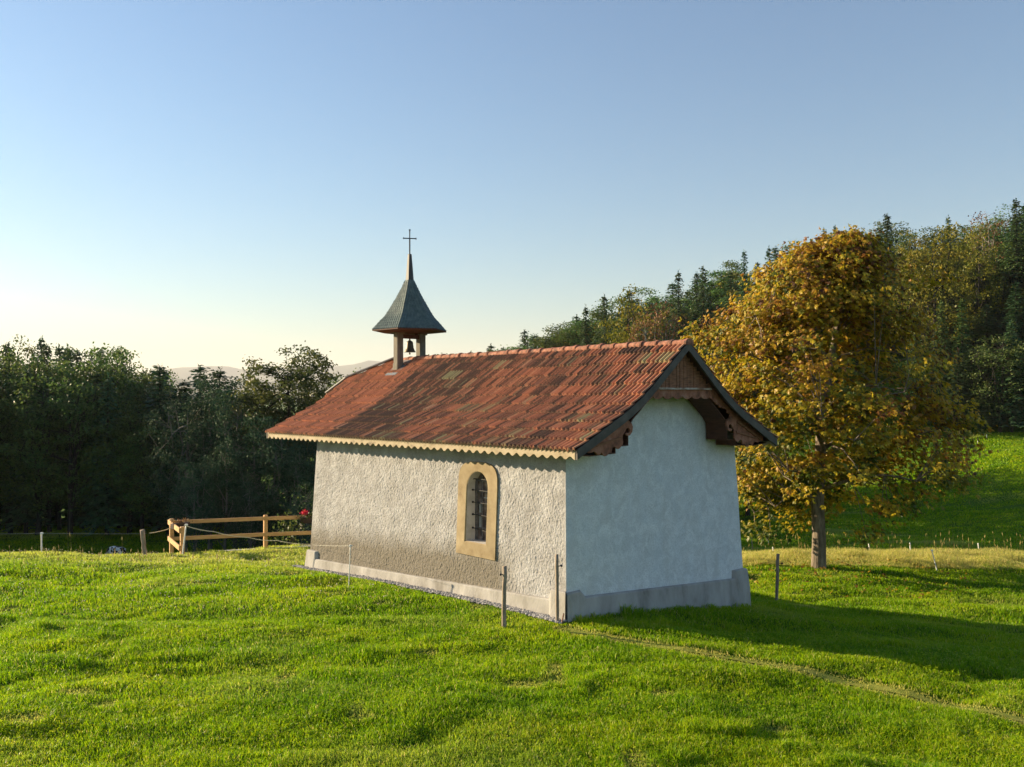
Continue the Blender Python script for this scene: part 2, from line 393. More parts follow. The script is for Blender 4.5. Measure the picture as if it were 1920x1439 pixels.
def lumps(x, y):
    w = 1 - sstep(27, 42, np.hypot(x, y))
    dist, s, t = chapel_dist(x, y); w = w * sstep(.1, 1.6, dist)
    wx = (vn(x / 1.9, y / 1.6, 13) - .5) * 2.2; wy = (vn(x / 1.7, y / 1.4, 14) - .5) * 1.5
    a = (vn((x + wx) / 2.0, (y + wy) / .95, 3) - .5) * .15 + (vn((x + wx) / .8, (y + wy) / .45, 4) - .5) * .08 + (vn(x / 5.5, y / 2.6, 5) - .5) * .13
    return a * w + (vn(x / 6, y / 6, 9) - .5) * .5 * sstep(35, 60, np.hypot(x, y)) * (1 - sstep(150, 250, np.hypot(x, y)))
def ground(x, y):
    sh = np.shape(x); x = np.asarray(x, float).ravel(); y = np.asarray(y, float).ravel()
    return (base_h(x, y) + lumps(x, y)).reshape(sh)
def gz(x, y): return float(ground(np.array([x]), np.array([y]))[0])
def on_ground(px, py, y0=4.0, y1=200.0):
    Ys = np.geomspace(y0, y1, 900); d = R(px, py, 1.0); 
    xs = d.x * Ys; zs = H + (d.z - H) * Ys
    g = ground(xs, Ys); k = np.argmax(zs < g)
    return Vector((xs[k], Ys[k], g[k]))

def axis(lo, hi, step, far, grow):
    a = list(np.arange(lo, hi + 1e-6, step)); st = step
    up = [a[-1]]
    while up[-1] < far: st *= grow; up.append(up[-1] + st)
    st = step; dn = [a[0]]
    while dn[-1] > -far: st *= grow; dn.append(dn[-1] - st)
    return np.array(dn[:0:-1] + a + up[1:])
gx = axis(-17, 19, .14, 21000, 1.075); gy = axis(5, 29.5, .12, 21000, 1.075)
GX, GY = np.meshgrid(gx, gy)
GZ = ground(GX, GY)
nx, ny = len(gx), len(gy)
ii = np.arange(nx * ny).reshape(ny, nx)
Q = np.stack([ii[:-1, :-1], ii[:-1, 1:], ii[1:, 1:], ii[1:, :-1]], -1).reshape(-1, 4)
me = np_mesh('ground', np.stack([GX, GY, GZ], -1).reshape(-1, 3), Q, smooth=True)
M_ground, nt = newmat('meadow_ground')
v1 = nd(nt, 'ShaderNodeTexCoord').outputs['Object']
n1 = noise(nt, .22, 5, .6, v1); n2 = noise(nt, 2.4, 6, .75, scaled(nt, (1, 1.8, 1))); n3 = noise(nt, 9, 4, .7, v1)
c = ramp(nt, n1, [(.3, (.055, .13, .006)), (.55, (.085, .175, .007)), (.75, (.12, .20, .010))])
c = mixc(nt, math_(nt, 'MULTIPLY_ADD', n2, 2.4, -.95, True), c, (.075, .12, .014))
c = mixc(nt, math_(nt, 'MULTIPLY_ADD', n3, 2.0, -.95, True), c, (.028, .058, .008))
finish(nt, c, .95, .1, math_(nt, 'ADD', n2, math_(nt, 'MULTIPLY', n3, .5)), 1.0, .25)
g = link('ground', me, M_ground); g['kind'] = 'structure'

# footpath: worn strip across the lawn
PATH_PX = [(1062, 1183), (1090, 1190), (1200, 1208), (1310, 1227), (1460, 1252), (1600, 1285), (1760, 1322), (1925, 1357), (2010, 1378)]
PATH = [on_ground(a, b) for a, b in PATH_PX]
path_xy = np.array([(p.x, p.y) for p in PATH])
def path_dist(x, y):
    best = np.full(np.shape(x), 1e9)
    for a, b in zip(path_xy[:-1], path_xy[1:]):
        ab = b - a; L2 = ab @ ab
        u = np.clip(((x - a[0]) * ab[0] + (y - a[1]) * ab[1]) / L2, 0, 1)
        best = np.minimum(best, np.hypot(x - a[0] - u * ab[0], y - a[1] - u * ab[1]))
    return best
pts = []
for a, b in zip(path_xy[:-1], path_xy[1:]):
    for u in np.linspace(0, 1, 14, endpoint=False): pts.append(a + (b - a) * u)
pts = np.array(pts); tg = np.gradient(pts, axis=0); tg /= np.linalg.norm(tg, axis=1)[:, None]; nr = np.stack([-tg[:, 1], tg[:, 0]], 1)
cols = np.linspace(-.075, .075, 7)
PV = []
for k, cc in enumerate(cols):
    wv = cc * (1 + 1.5 * (vn(np.arange(len(pts)) * .30, np.full(len(pts), k // 4), 77) - .5))
    q = pts + nr * wv[:, None]; PV.append(np.stack([q[:, 0], q[:, 1], ground(q[:, 0], q[:, 1]) + .012], -1))
PV = np.stack(PV, 1); m_, k_ = PV.shape[:2]; ii = np.arange(m_ * k_).reshape(m_, k_)
Q = np.stack([ii[:-1, :-1], ii[1:, :-1], ii[1:, 1:], ii[:-1, 1:]], -1).reshape(-1, 4)
M_path = simple('worn_grass_path', [(.3, (.12, .16, .02)), (.5, (.20, .22, .035)), (.75, (.30, .28, .065))], 6, .95, .1, .6, .02)
o = link('path', np_mesh('path', PV.reshape(-1, 3), Q, smooth=True), M_path); o['kind'] = 'structure'

# ------------------------------------------------------------------ chapel
chapel = empty('chapel', C0, YAW)
tag(chapel, 'small rendered chapel with a red tiled roof and open belfry on the lawn', 'chapel')

Z_R, Z_K, Z_E, D_K = 4.65, 3.575, 2.83, 1.35
D_E = MID + OV
def zroof(d):
    d = np.abs(np.asarray(d, float))
    s1 = (Z_R - Z_K) / D_K; s2 = (Z_K - Z_E) / (D_E - D_K)
    a, b = D_K - .45, D_K + .45
    z1 = Z_R - s1 * d; z2 = Z_K - s2 * (d - D_K)
    u = np.clip((d - a) / (b - a), 0, 1)
    zb = (Z_R - s1 * a) - s1 * (d - a) + (s1 - s2) * (d - a) ** 2 / (2 * (b - a))
    return np.where(d < a, z1, np.where(d > b, z2, zb))
BAT = .045
def batter(z): return BAT * (1.2 - z)

# window opening on the long wall (t along the wall)
WT, WHW, WZ0, WZS = 2.315, .295, .99, 2.00            # centre, half width, sill, springing
def in_window(t, z, grow=0.0):
    hw = WHW + grow
    return (np.abs(t - WT) < hw) & (z > WZ0 - grow) & ((z < WZS) | ((t - WT) ** 2 + (z - WZS) ** 2 < hw * hw))

# walls
mw = []
def rough(t, z):
    a = (vn(t * 17 + z * 4, z * 14, 21) - .5) * .004 + (vn(t * 31 - z * 9, z * 30, 22) - .5) * .007 + (vn(t * 53 + z * 13, z * 50, 24) - .5) * .012 + (vn(t * 3.1, z * 2.6, 23) - .5) * .012
    return a
nt_, nz_ = 860, 360
tt = np.linspace(0, LEN, nt_); zz = np.linspace(0, 1, nz_)
T_, Zf = np.meshgrid(tt, zz)
Z_ = -1.2 + Zf * (2.93 + 1.2)
edge = sstep(0, .12, T_) * sstep(0, .12, LEN - T_)
X_ = -batter(Z_) - rough(T_, Z_) * (.25 + .75 * edge) * (1 - .6 * sstep(2.4, 2.6, Z_))
Tt = T_ * 1.0
Tt = T_ * (LEN + 2 * batter(Z_)) / LEN - batter(Z_)
V = np.stack([X_, Tt, Z_], -1).reshape(-1, 3)
ii = np.arange(nt_ * nz_).reshape(nz_, nt_)
Q = np.stack([ii[:-1, :-1], ii[1:, :-1], ii[1:, 1:], ii[:-1, 1:]], -1)
cen_t = (T_[:-1, :-1] + T_[1:, 1:]) / 2; cen_z = (Z_[:-1, :-1] + Z_[1:, 1:]) / 2
Q = Q[~in_window(cen_t, cen_z, .05)].reshape(-1, 4)
o = link('wall', np_mesh('wall', V, Q, smooth=True), M_wall, chapel)
# gable wall facing the camera, finer plaster
ns_, nz_ = 240, 130
ss = np.linspace(0, W, ns_)
S_, Zf = np.meshgrid(ss, np.linspace(0, 1, nz_))
ztop = np.minimum(zroof(S_ - MID) - .12, 4.35)
Z_ = -1.6 + Zf * (ztop + 1.6)
Y_ = -batter(Z_) - (vn(S_ * 11, Z_ * 11, 31) - .5) * .003 - (vn(S_ * 1.2, Z_ * 1.2, 32) - .5) * .012
Xs = S_ * (W + 2 * batter(Z_)) / W - batter(Z_)
Y_ = np.where(S_ < .001, -batter(Z_), Y_)
ii = np.arange(ns_ * nz_).reshape(nz_, ns_)
Q = np.stack([ii[:-1, :-1], ii[:-1, 1:], ii[1:, 1:], ii[1:, :-1]], -1).reshape(-1, 4)
link('gable_wall', np_mesh('gable_wall', np.stack([Xs, Y_, Z_], -1).reshape(-1, 3), Q, smooth=True), M_gable, chapel)
# the two sides away from the camera
b = MB()
def wp(s, t, z, so, to): return (s + so * batter(z), t + to * batter(z), z)
b.add([wp(W, 0, -1.8, 1, -1), wp(W, LEN, -1.8, 1, 1), wp(W, LEN, 2.93, 1, 1), wp(W, 0, 2.93, 1, -1)], [(0, 1, 2, 3)])
pr = [wp(0, LEN, -1.4, -1, 1), wp(W, LEN, -1.4, 1, 1)] + [(min(max(s, .08), W - .08), LEN + batter(float(zroof(s - MID))) - .004, min(4.3, float(zroof(s - MID)) - .12)) for s in np.linspace(W, 0, 13)]
b.add(pr, [tuple(range(len(pr)))])
b.build('back_wall', M_gable, chapel)

# plinth: stepped-up blocks at the corners, its top following the slope of the ground
def interp(x, pts): return float(np.interp(x, [p[0] for p in pts], [p[1] for p in pts]))
def top_long(t):
    z = interp(t, [(0, .315), (.3, .30), (8.41, -.105)])
    if t < .33: z = .47 - .0 * t
    elif t < .37: z = lerp(.47, z, (t - .33) / .04)
    if t > LEN - .36: z = .09
    elif t > LEN - .39: z = lerp(z, .09, (t - (LEN - .39)) / .03)
    return z
def top_gab(s):
    z = interp(s, [(0, .40), (.35, .335), (W, .02)])
    if s < .3: z = .45
    elif s < .42: z = lerp(.45, z, (s - .3) / .12)
    if s > W - .36: z = .20
    elif s > W - .385: z = lerp(z, .20, (s - (W - .385)) / .025)
    return z
b = MB()
def plinth_side(P, top, n, wob):
    """P(u, off, z): local point; four columns of a profile: bottom outer, outer mid, outer top, inner top"""
    us = sorted(set(list(np.linspace(0, 1, n)) + wob)); rings = []
    for u in us:
        zt = top(u); jit = (float(vn(u * 37, 1, 41)) - .5) * .012
        rings.append([P(u, .15 + jit, -1.7), P(u, .115 + jit, zt - .38), P(u, .085 + jit, zt - .02), P(u, .062 + jit, zt), P(u, -.03, zt + .004)])
    n_ = 5; fs = []
    for i in range(len(rings) - 1):
        for k in range(n_ - 1): fs.append((i * n_ + k, (i + 1) * n_ + k, (i + 1) * n_ + k + 1, i * n_ + k + 1))
    b.add([p for r in rings for p in r], fs)
lj = [x / LEN for x in (.33, .37, LEN - .36, LEN - .39)]; gj = [x / W for x in (.3, .42, W - .36, W - .385)]
plinth_side(lambda u, o, z: (-o - batter(z) * .6, -o + u * (LEN + 2 * o), z), lambda u: top_long(u * LEN), 60, lj)
plinth_side(lambda u, o, z: (-o + u * (W + 2 * o), -o - batter(z) * .6, z), lambda u: top_gab(u * W), 50, gj)
plinth_side(lambda u, o, z: (W + o + batter(z) * .6, -o + u * (LEN + 2 * o), z), lambda u: interp(u, [(0, .1), (1, -.3)]), 12, [])
plinth_side(lambda u, o, z: (-o + u * (W + 2 * o), LEN + o + batter(z) * .6, z), lambda u: interp(u, [(0, .0), (1, -.3)]), 12, [])
b.build('plinth', M_plinth, chapel, smooth=False)

# window
win = empty('window', (0, WT, 0), 0, chapel)
def arch(hw, z0, zs, n=14, top=None):
    p = [(-hw, z0)]
    for k in range(n + 1):
        a = math.pi - math.pi * k / n; p.append((hw * math.cos(a), zs + hw * math.sin(a)))
    p.append((hw, z0)); return p
inner = arch(WHW, WZ0, WZS)
n_ = len(inner)
# flat-topped outer outline with rounded shoulders, in the same number of points
FH, F0, FT = .565, .735, 2.475
outer = [(-FH, F0)]
for k in range(15):
    a = math.pi - math.pi * k / 14
    ca, sa = math.cos(a), math.sin(a)
    x = FH * abs(ca) ** .62 * (1 if ca > 0 else -1); z = WZS + .02 + (FT - WZS - .02) * abs(sa) ** .62
    outer.append((x, z))
outer.append((FH, F0))
fx = -.03
b = MB(); vs = []; fs = []
def fo(z): return -batter(z) + fx
rows = [[(0.03 - batter(z), y, z) for y, z in outer], [(fo(z), y, z) for y, z in outer], [(fo(z), lerp(y, yi, .93), lerp(z, zi, .93)) for (y, z), (yi, zi) in zip(outer, inner)],
        [(fo(zi) + .012, yi, zi) for yi, zi in inner], [(.40, yi * .96, zi) for yi, zi in inner]]
for r in rows[:4]: vs += r
for k in range(3):
    for i in range(n_):
        j = (i + 1) % n_; fs.append((k * n_ + i, k * n_ + j, (k + 1) * n_ + j, (k + 1) * n_ + i))
b.add(vs, fs); b.build('window_surround', M_sand, win)
b = MB(); vs = rows[3] + rows[4]; fs = [(i, (i + 1) % n_, (i + 1) % n_ + n_, i + n_) for i in range(n_)]
b.add(vs, fs); b.build('reveal', M_reveal, win)
b = MB(); b.add([(.24, y, z) for y, z in inner], [tuple(range(n_))]); b.build('glass', M_glass, win)
b = MB()
for z in (1.22, 1.45, 1.68, 1.9, 2.1): b.box((.225, 0, z), (.022, .56, .018))
for y in (-.1, .1): b.box((.222, y, 1.6), (.022, .018, 1.2))
b.box((.218, -.27, 1.6), (.05, .035, 1.25)); b.box((.218, .27, 1.6), (.05, .035, 1.25))
b.build('lattice', M_lead, win)
for y, z, w_, h_ in ((.18, 1.33, .07, .2), (.18, 1.58, .06, .16), (.02, 1.79, .1, .02)):
    b = MB(); b.box((.233, y, z), (.006, w_, h_)); b.build('pale_pane', M_pane_pale, win)
for z, dz in ((1.22, -.05), (1.47, 0), (1.70, 0), (1.93, 0), (2.14, 0)):
    b = MB(); b.tube([(.13, .29, z), (.13, 0, z + dz * .5), (.13, -.29, z + dz)], .009, 6)
    b.tube([(.13, .285, z), (.13, .262, z)], .02, 8); b.build('window_bar', M_iron, win)

# roof
roof = empty('roof', (0, 0, 0), 0, chapel)
RIB, TW = .1, .2
JT0, JD = 8.62, .63                                     # jerkinhead: ridge end, half width at the far verge
def slope_tiles(sign):
    dd = np.linspace(0, D_E + .05, 600); zz = zroof(dd)
    arc = np.concatenate([[0], np.cumsum(np.hypot(np.diff(dd), np.diff(zz)))])
    NR = 11; tot = arc[-1]; gauge = tot / NR
    t0, t1 = -GO - .02, TE + .02; NC = int(round((t1 - t0) / TW)); per = 12
    u = np.linspace(0, NC, NC * per + 1); tpos = t0 + u / NC * (t1 - t0)
    ph = (u * 2) % 1.0
    rw = np.clip(np.sin(ph * 2 * np.pi) * 1.6 + .25, -1.0, 1.0); prof = .026 * rw
    V = []; QF = []; tile = []; lich_dark = []; pale = []; base = 0
    for r in range(NR):
        a0 = r * gauge - (.05 if r else 0); a1 = (r + 1) * gauge + .012
        colid = np.minimum(u.astype(int), NC - 1)
        jit = (_hash(colid, np.full_like(colid, r), 51 + (sign > 0)) - .5) * .007
        jl = (_hash(colid, np.full_like(colid, r), 61) - .5) * .008
        lines = []
        for f in (0, .5, 1.0, 1.02):
            al = a0 + (a1 + jl - a0) * min(f, 1.0)
            d = np.interp(al, arc, dd); z = np.interp(al, arc, zz)
            lift = .012 + .046 * min(f, 1) + prof + jit * min(f, 1)
            if f > 1: lift = lift - .04; 
            nrm = .6
            lines.append(np.stack([MID + sign * (d + lift * .45), tpos, z + lift * .85], -1))
        L_ = np.stack(lines, 0); V.append(L_.reshape(-1, 3)); m = len(u)
        ii = base + np.arange(4 * m).reshape(4, m); base += 4 * m
        q = np.stack([ii[:-1, :-1], ii[:-1, 1:], ii[1:, 1:], ii[1:, :-1]], -1)
        dc = np.interp((a0 + a1) / 2, arc, dd)
        cu = np.arange(NC * per); cid = (cu // per)
        tc = (tpos[:-1] + tpos[1:]) / 2
        keep = ~((dc < JD) & (tc > JT0 + (TE - JT0) * dc / JD))
        rt = _hash(cid, np.full_like(cid, r), 71 + (sign > 0)); rl = _hash(cid, np.full_like(cid, r), 81); rp = _hash(cid, np.full_like(cid, r), 91)
        clean = sstep(6.9, 7.25, tc + .1 * np.sin(r * 3.1))
        fld = vn(tc / .55, np.full_like(tc, r / 1.1), 95)
        fld2 = vn(tc / 2.2, np.full_like(tc, r / 3.5), 96)
        li = (.24 + .26 * fld + .40 * fld2 + .10 * (rl - .5) * 2 + .26 * sstep(3.6, 5.4, tc) + .10 * sstep(4, 9, r) * sstep(3.6, 5.4, tc)) * (1 - .75 * clean)
        li = li * (1 - .55 * sstep(1.6, .0, tc + 1.2) )
        pa = np.clip((vn(tc / .5, np.full_like(tc, r / 1.0), 97) - .66) * 1.5 + (rp - .5) * .3, 0, 1) * (1 - clean)
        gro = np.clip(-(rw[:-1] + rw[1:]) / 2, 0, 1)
        rib = np.floor(tc / RIB).astype(int); rr1 = _hash(rib, np.full_like(rib, r), 101); rr2 = _hash(rib, np.full_like(rib, r), 103)
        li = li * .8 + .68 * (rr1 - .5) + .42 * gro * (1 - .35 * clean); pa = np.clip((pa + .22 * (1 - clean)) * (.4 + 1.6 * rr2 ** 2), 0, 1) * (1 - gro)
        for k in range(3):
            QF.append(q[k][keep]); tile.append(((.42 * rt + .58 * rr2) * (1 - .45 * clean) + .30 * clean)[keep]); lich_dark.append((li + (.3 if k == 2 else 0))[keep]); pale.append(pa[keep])  # lower face of each course darkened to mark the course line
    return np.concatenate(V), np.concatenate(QF), np.concatenate(tile), np.concatenate(lich_dark), np.concatenate(pale)
for sign in (-1, 1):
    V, Qf, a, l_, p_ = slope_tiles(sign)
    link('roof_tiles', np_mesh('roof_tiles', V, Qf, attrs={'tile': ('FACE', a), 'lichen_dark': ('FACE', l_), 'pale': ('FACE', p_)}), M_tile, roof)
# deck under the tiles
b = MB(); prof_ = [float(d) for d in np.linspace(0, D_E - .03, 15)]
for sign in (-1, 1):
    up = [(MID + sign * d, float(zroof(d)) - .004) for d in prof_]; lo = [(MID + sign * d, float(zroof(d)) - .07) for d in prof_]
    poly = up + lo[::-1]; n = len(poly); m = len(up)
    t0, t1 = -GO + .012, TE - .012
    def t1f(s): dd = abs(s - MID); return t1 if dd >= JD else JT0 + (t1 - JT0) * dd / JD
    vs = [(s, t0, z) for s, z in poly] + [(s, t1f(s), z) for s, z in poly]
    fs = [(i, (i + 1) % n, (i + 1) % n + n, i + n) for i in range(n)]
    for i in range(m - 1):
        fs += [(i, i + 1, n - 2 - i, n - 1 - i), (n + i, n + i + 1, 2 * n - 2 - i, 2 * n - 1 - i)]
    b.add(vs, fs)
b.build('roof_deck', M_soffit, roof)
# half hip over the far gable, with zinc edges
zv = float(zroof(JD)); sl = (Z_R - zv) / (TE - JT0)
def jz(t): return Z_R - sl * (t - JT0) + .035
T2 = 11.05
b = MB()
pl = [(MID, JT0, jz(JT0)), (MID - JD, TE, jz(TE)), (MID - JD - .03, T2, jz(T2)), (MID + JD + .03, T2, jz(T2)), (MID + JD, TE, jz(TE))]
b.prism(pl, (0, 0, -.05)); o = b.build('half_hip', M_ridge, roof)
b = MB()
for sg in (-1, 1):
    b.bar((MID, JT0 - .1, jz(JT0) + .06), (MID + sg * JD, TE + .02, jz(TE) + .045), .11, .035)
    b.bar((MID + sg * JD, TE + .02, jz(TE) + .04), (MID + sg * (JD + .03), T2, jz(T2) + .01), .07, .03)
b.build('zinc_edging', M_zinc, roof)
# ridge caps
t = -GO - .05; k = 0
nrg = int((JT0 + GO) / .345)
for k in range(nrg):
    t0 = -GO - .05 + k * .345; b = MB(); rings = []
    jx = random.uniform(-.012, .012); jz_ = random.uniform(-.008, .008)
    sag = -.0 * math.sin(math.pi * (t0 + GO) / (JT0 + GO))
    for u, r, dz in ((0, .118, .004), (.05, .120, .004), (.065, .108, 0), (.36, .100, -.004)):
        rings.append([(MID + jx + r * math.cos(a), t0 + u, Z_R - .012 + sag + jz_ + dz + r * .72 * math.sin(a)) for a in np.linspace(-.35, math.pi + .35, 13)])
    vs = [p for r in rings for p in r]; fs = [(i * 13 + j, i * 13 + j + 1, (i + 1) * 13 + j + 1, (i + 1) * 13 + j) for i in range(3) for j in range(12)]
    b.add(vs, fs); b.add(rings[0], [tuple(range(13))])
    b.build('ridge_cap', M_ridge, roof, smooth=False)
# barge boards
def ribbon(sign, d0, d1_, drop0, drop1, t0, t1, name, mat, parent):
    b = MB(); ds = np.linspace(d0, d1_, 16); vs = []
    for d in ds:
        z = float(zroof(d)); s = MID + sign * d
        vs += [(s, t0, z - drop0), (s, t1, z - drop0), (s, t1, z - drop1), (s, t0, z - drop1)]
    fs = [(0, 1, 2, 3), tuple(len(vs) - 4 + i for i in (3, 2, 1, 0))]
    for i in range(len(ds) - 1):
        for k in range(4): fs.append((i * 4 + k, i * 4 + (k + 1) % 4, (i + 1) * 4 + (k + 1) % 4, (i + 1) * 4 + k))
    b.add(vs, fs); return b.build(name, mat, parent)
for sg in (-1, 1):
    ribbon(sg, .0, D_E + .015, -.012, .145, -GO - .03, -GO + .008, 'barge_board', M_barge, roof)
    ribbon(sg, JD, D_E + .015, -.012, .145, TE - .008, TE + .03, 'barge_board', M_barge, roof)
# scalloped fascia at both eaves
def fascia(s_out, s_in):
    L_ = TE + GO - .06; nsc = 50; poly = []
    z0 = Z_E - .005
    for i in range(nsc * 8 + 1):
        u = i / 8.0; ph = (u % 1.0)
        zz_ = -.125 - .027 * math.cos(2 * math.pi * ph) + random.uniform(-.003, .003)
        poly.append((-GO + .03 + u / nsc * L_, z0 + zz_))
    b = MB(); n = len(poly); vs = []
    for t_, z_ in poly: vs += [(s_out, t_, z0), (s_out, t_, z_), (s_in, t_, z_), (s_in, t_, z0)]
    fs = [(0, 1, 2, 3), tuple(len(vs) - 4 + i for i in (3, 2, 1, 0))]
    for i in range(n - 1):
        for k in range(4): fs.append((i * 4 + k, (i + 1) * 4 + k, (i + 1) * 4 + (k + 1) % 4, i * 4 + (k + 1) % 4))
    b.add(vs, fs); b.build('scalloped_fascia', M_cream, roof)
fascia(-OV - .012, -OV + .02); fascia(W + OV + .012, W + OV - .02)

# gable ornament near the outer end of the overhang
TG = -GO + .12
def gp(x, y): p = ray_plane(x, y, t=TG); return (p.x, p.z)
orn = empty('gable_ornament', (0, 0, 0), 0, chapel)
zc = 3.82
hwc = .84
b = MB(); s = MID - 1.0
while s < MID + 1.0:
    w_ = random.uniform(.085, .125); sm = s + w_ / 2
    zt = float(min(zroof(s - MID), zroof(s + w_ - .008 - MID))) - .075
    if zt > zc + .02: b.box((sm - .004, TG + .02 + random.uniform(0, .008), (zt + zc) / 2), (w_ - .009, .02, zt - zc))
    s += w_
b.build('vertical_boarding', M_wood, orn)
b = MB(); b.box((MID, TG - .012, zc - .002), (2 * hwc, .06, .034)); b.build('ledge', M_worn, orn)
poly = [(MID - hwc - .02, zc - .02)]; nsc = 6
lowp = []
for i in range(nsc * 8 + 1):
    ph = (i / 8.0) % 1.0; lowp.append((MID - hwc + i / (nsc * 8) * 2 * hwc, zc - .135 - .055 * abs(math.sin(math.pi * ph)) ** .7))
poly = [(MID - hwc, zc - .02)] + lowp + [(MID + hwc, zc - .02)]
b = MB(); b.prism([(s_, TG, z_) for s_, z_ in poly], (0, .03, 0)); b.build('collar_board', M_carve, orn)
BR = [(330,955),(380,925),(440,925),(480,960),(540,945),(590,925),(625,960),(650,1000),(690,1000),(735,945),(770,1005),(810,1025),(850,1000),(870,955),(930,950),(950,850),(1000,830),(1060,880),(1090,870),(1150,790),(1165,740),(1150,680),(1155,600),(1195,540),
      (1230,470),(1265,450),(1295,480),(1295,530),(1270,568),(1235,552),(1212,580),(1240,618),(1300,605),(1345,530),(1358,430),(1325,345),(1265,310),(1255,230),(1300,215),(1330,190),(1335,130),(1390,90),(1440,95),(1475,60)]
brp = [gp(1060 + x / 10.667, 760 + y / 10.667) for x, y in BR]
# carry the scalloped rake on up to the collar
s_a, z_a = brp[-1]; rake = []
for i in range(1, 25):
    u = i / 24; s_ = lerp(s_a, MID - hwc + .03, u); z_ = float(zroof(s_ - MID)) - lerp(float(zroof(s_a - MID)) - z_a, .30, u) - .035 * abs(math.sin(math.pi * u * 4))
    rake.append((s_, z_))
upper = [(s_, float(zroof(s_ - MID)) - .08) for s_ in np.linspace(MID - hwc + .03, brp[0][0], 14)]
full = brp + rake + upper
for sg in (1, -1):
    pg = full if sg == 1 else [(2 * MID - s_, z_) for s_, z_ in full][::-1]
    b = MB(); b.prism([(s_, TG + .005, z_) for s_, z_ in pg], (0, .032, 0)); b.build('carved_bracket', M_carve, orn)
    # raised plank and moulding along the lower bracket
    for q0, q1, w_, m_ in ((.62, .02, .075, M_wood), (.52, .16, .03, M_barge)):
        pass
    b = MB(); 
    a_ = gp(1060 + 520 / 10.667, 760 + 850 / 10.667); c_ = gp(1060 + 1120 / 10.667, 760 + 640 / 10.667)
    e_ = gp(1060 + 420 / 10.667, 760 + 880 / 10.667); f_ = gp(1060 + 1090 / 10.667, 760 + 400 / 10.667)
    def mir(p): return (p[0] if sg == 1 else 2 * MID - p[0], p[1])
    a_, c_, e_, f_ = map(mir, (a_, c_, e_, f_))
    b.bar((e_[0], TG - .008, e_[1]), (f_[0], TG - .008, f_[1]), .024, .05)
    b.bar((a_[0], TG - .006, a_[1]), (c_[0], TG - .006, c_[1]), .02, .03)
    b.build('bracket_moulding', M_wood, orn)
# boxed soffit between the ornament and the wall, in stepped planks
SOFF = [(.75, 3.69), (.92, 3.58), (1.085, 3.455), (1.21, 3.36), (1.326, 3.27), (1.42, 3.16), (1.44, 3.0), (1.44, 2.84), (1.765, 2.83), (1.765, 2.72), (2.39, 2.70), (2.80, 2.74)]
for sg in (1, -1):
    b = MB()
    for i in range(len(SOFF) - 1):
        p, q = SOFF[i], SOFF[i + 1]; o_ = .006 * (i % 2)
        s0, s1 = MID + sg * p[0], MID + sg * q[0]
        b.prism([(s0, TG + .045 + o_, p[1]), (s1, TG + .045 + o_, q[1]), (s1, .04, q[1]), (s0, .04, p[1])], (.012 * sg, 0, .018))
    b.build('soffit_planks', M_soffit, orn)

# belfry
TB = 8.02
bel = empty('belfry', (MID, TB, 0), 0, chapel)
for sg in (-1, 1):
    b = MB(); y0 = 0
    b.box((sg * .345, 0, 4.80), (.18, .18, 1.06)); b.box((sg * .345, 0, 4.36), (.205, .205, .36))
    b.build('belfry_post', M_post, bel, bevel=.008)
    b = MB(); b.box((sg * .345, 0, 5.30), (.25, .24, .06)); b.box((sg * .345, 0, 5.355), (.30, .27, .05)); b.build('post_capital', M_post, bel, bevel=.008)
b = MB(); b.box((0, 0, 5.22), (.56, .10, .10)); b.box((0, .0, 5.35), (.9, .08, .06)); b.box((0, 0, 5.36), (.08, .9, .05))
b.box((.2, 0, 5.29), (.05, .06, .16)); b.box((-.2, 0, 5.29), (.05, .06, .16)); b.build('bell_yoke', M_soffit, bel)
b = MB()
for sg in (-1, 1):
    zb = float(zroof(.345)) + .075; sl_ = math.atan(.796)
    rot = Matrix.Rotation(sg * sl_, 3, 'Y')
    b.box((sg * .36, 0, float(zroof(.36)) + .062), (.62, .46, .012), rot)
b.build('lead_flashing', M_zinc, bel)
# hexagonal concave spire, shingled in courses
ang0 = math.radians(-101) - YAW
SP = [(.95, 0), (.79, .17), (.63, .34), (.525, .50), (.43, .66), (.345, .80), (.267, .945), (.185, 1.10), (.115, 1.26)]
def sp_r(z): return float(np.interp(z, [p[1] for p in SP], [p[0] for p in SP]))
ZS = 5.385
b = MB(); NCs = 18; zl = np.linspace(0, 1.26, NCs + 1)
V = []; Fq = []; rn = []
for k in range(NCs):
    za, zb = zl[k], zl[k + 1]
    for f in range(6):
        a0, a1 = ang0 + f * math.pi / 3, ang0 + (f + 1) * math.pi / 3
        ra, rb = sp_r(za) + .016, sp_r(zb) + .002
        wdt = ra; nsh = max(1, int(round(wdt / .075)))
        for j in range(nsh):
            offs = .5 / nsh * (k % 2)
            u0, u1 = (j + offs) / nsh, (j + 1 + offs) / nsh
            u0c, u1c = min(max(u0, 0), 1), min(max(u1, 0), 1)
            def pt(r, u, z): 
                x = lerp(math.cos(a0), math.cos(a1), u) * r; y = lerp(math.sin(a0), math.sin(a1), u) * r; return (x, y, ZS + z)
            um = (u0c + u1c) / 2; jt = random.uniform(-.004, .008)
            i0 = len(V)
            V += [pt(ra + jt, lerp(u0c, um, .12), za + .012), pt(ra + .004 + jt, um, za - .012), pt(ra + jt, lerp(u1c, um, .12), za + .012), pt(rb, u1c, zb + .01), pt(rb, u0c, zb + .01)]
            Fq.append((i0, i0 + 1, i0 + 2, i0 + 3, i0 + 4))
b.add(V, Fq)
cor = [[(sp_r(z) * .985 * math.cos(ang0 + f * math.pi / 3), sp_r(z) * .985 * math.sin(ang0 + f * math.pi / 3), ZS + z) for f in range(6)] for _, z in SP]
vs = [p for r in cor for p in r]; fs = [(i * 6 + f, i * 6 + (f + 1) % 6, (i + 1) * 6 + (f + 1) % 6, (i + 1) * 6 + f) for i in range(len(SP) - 1) for f in range(6)]
b.add(vs, fs)
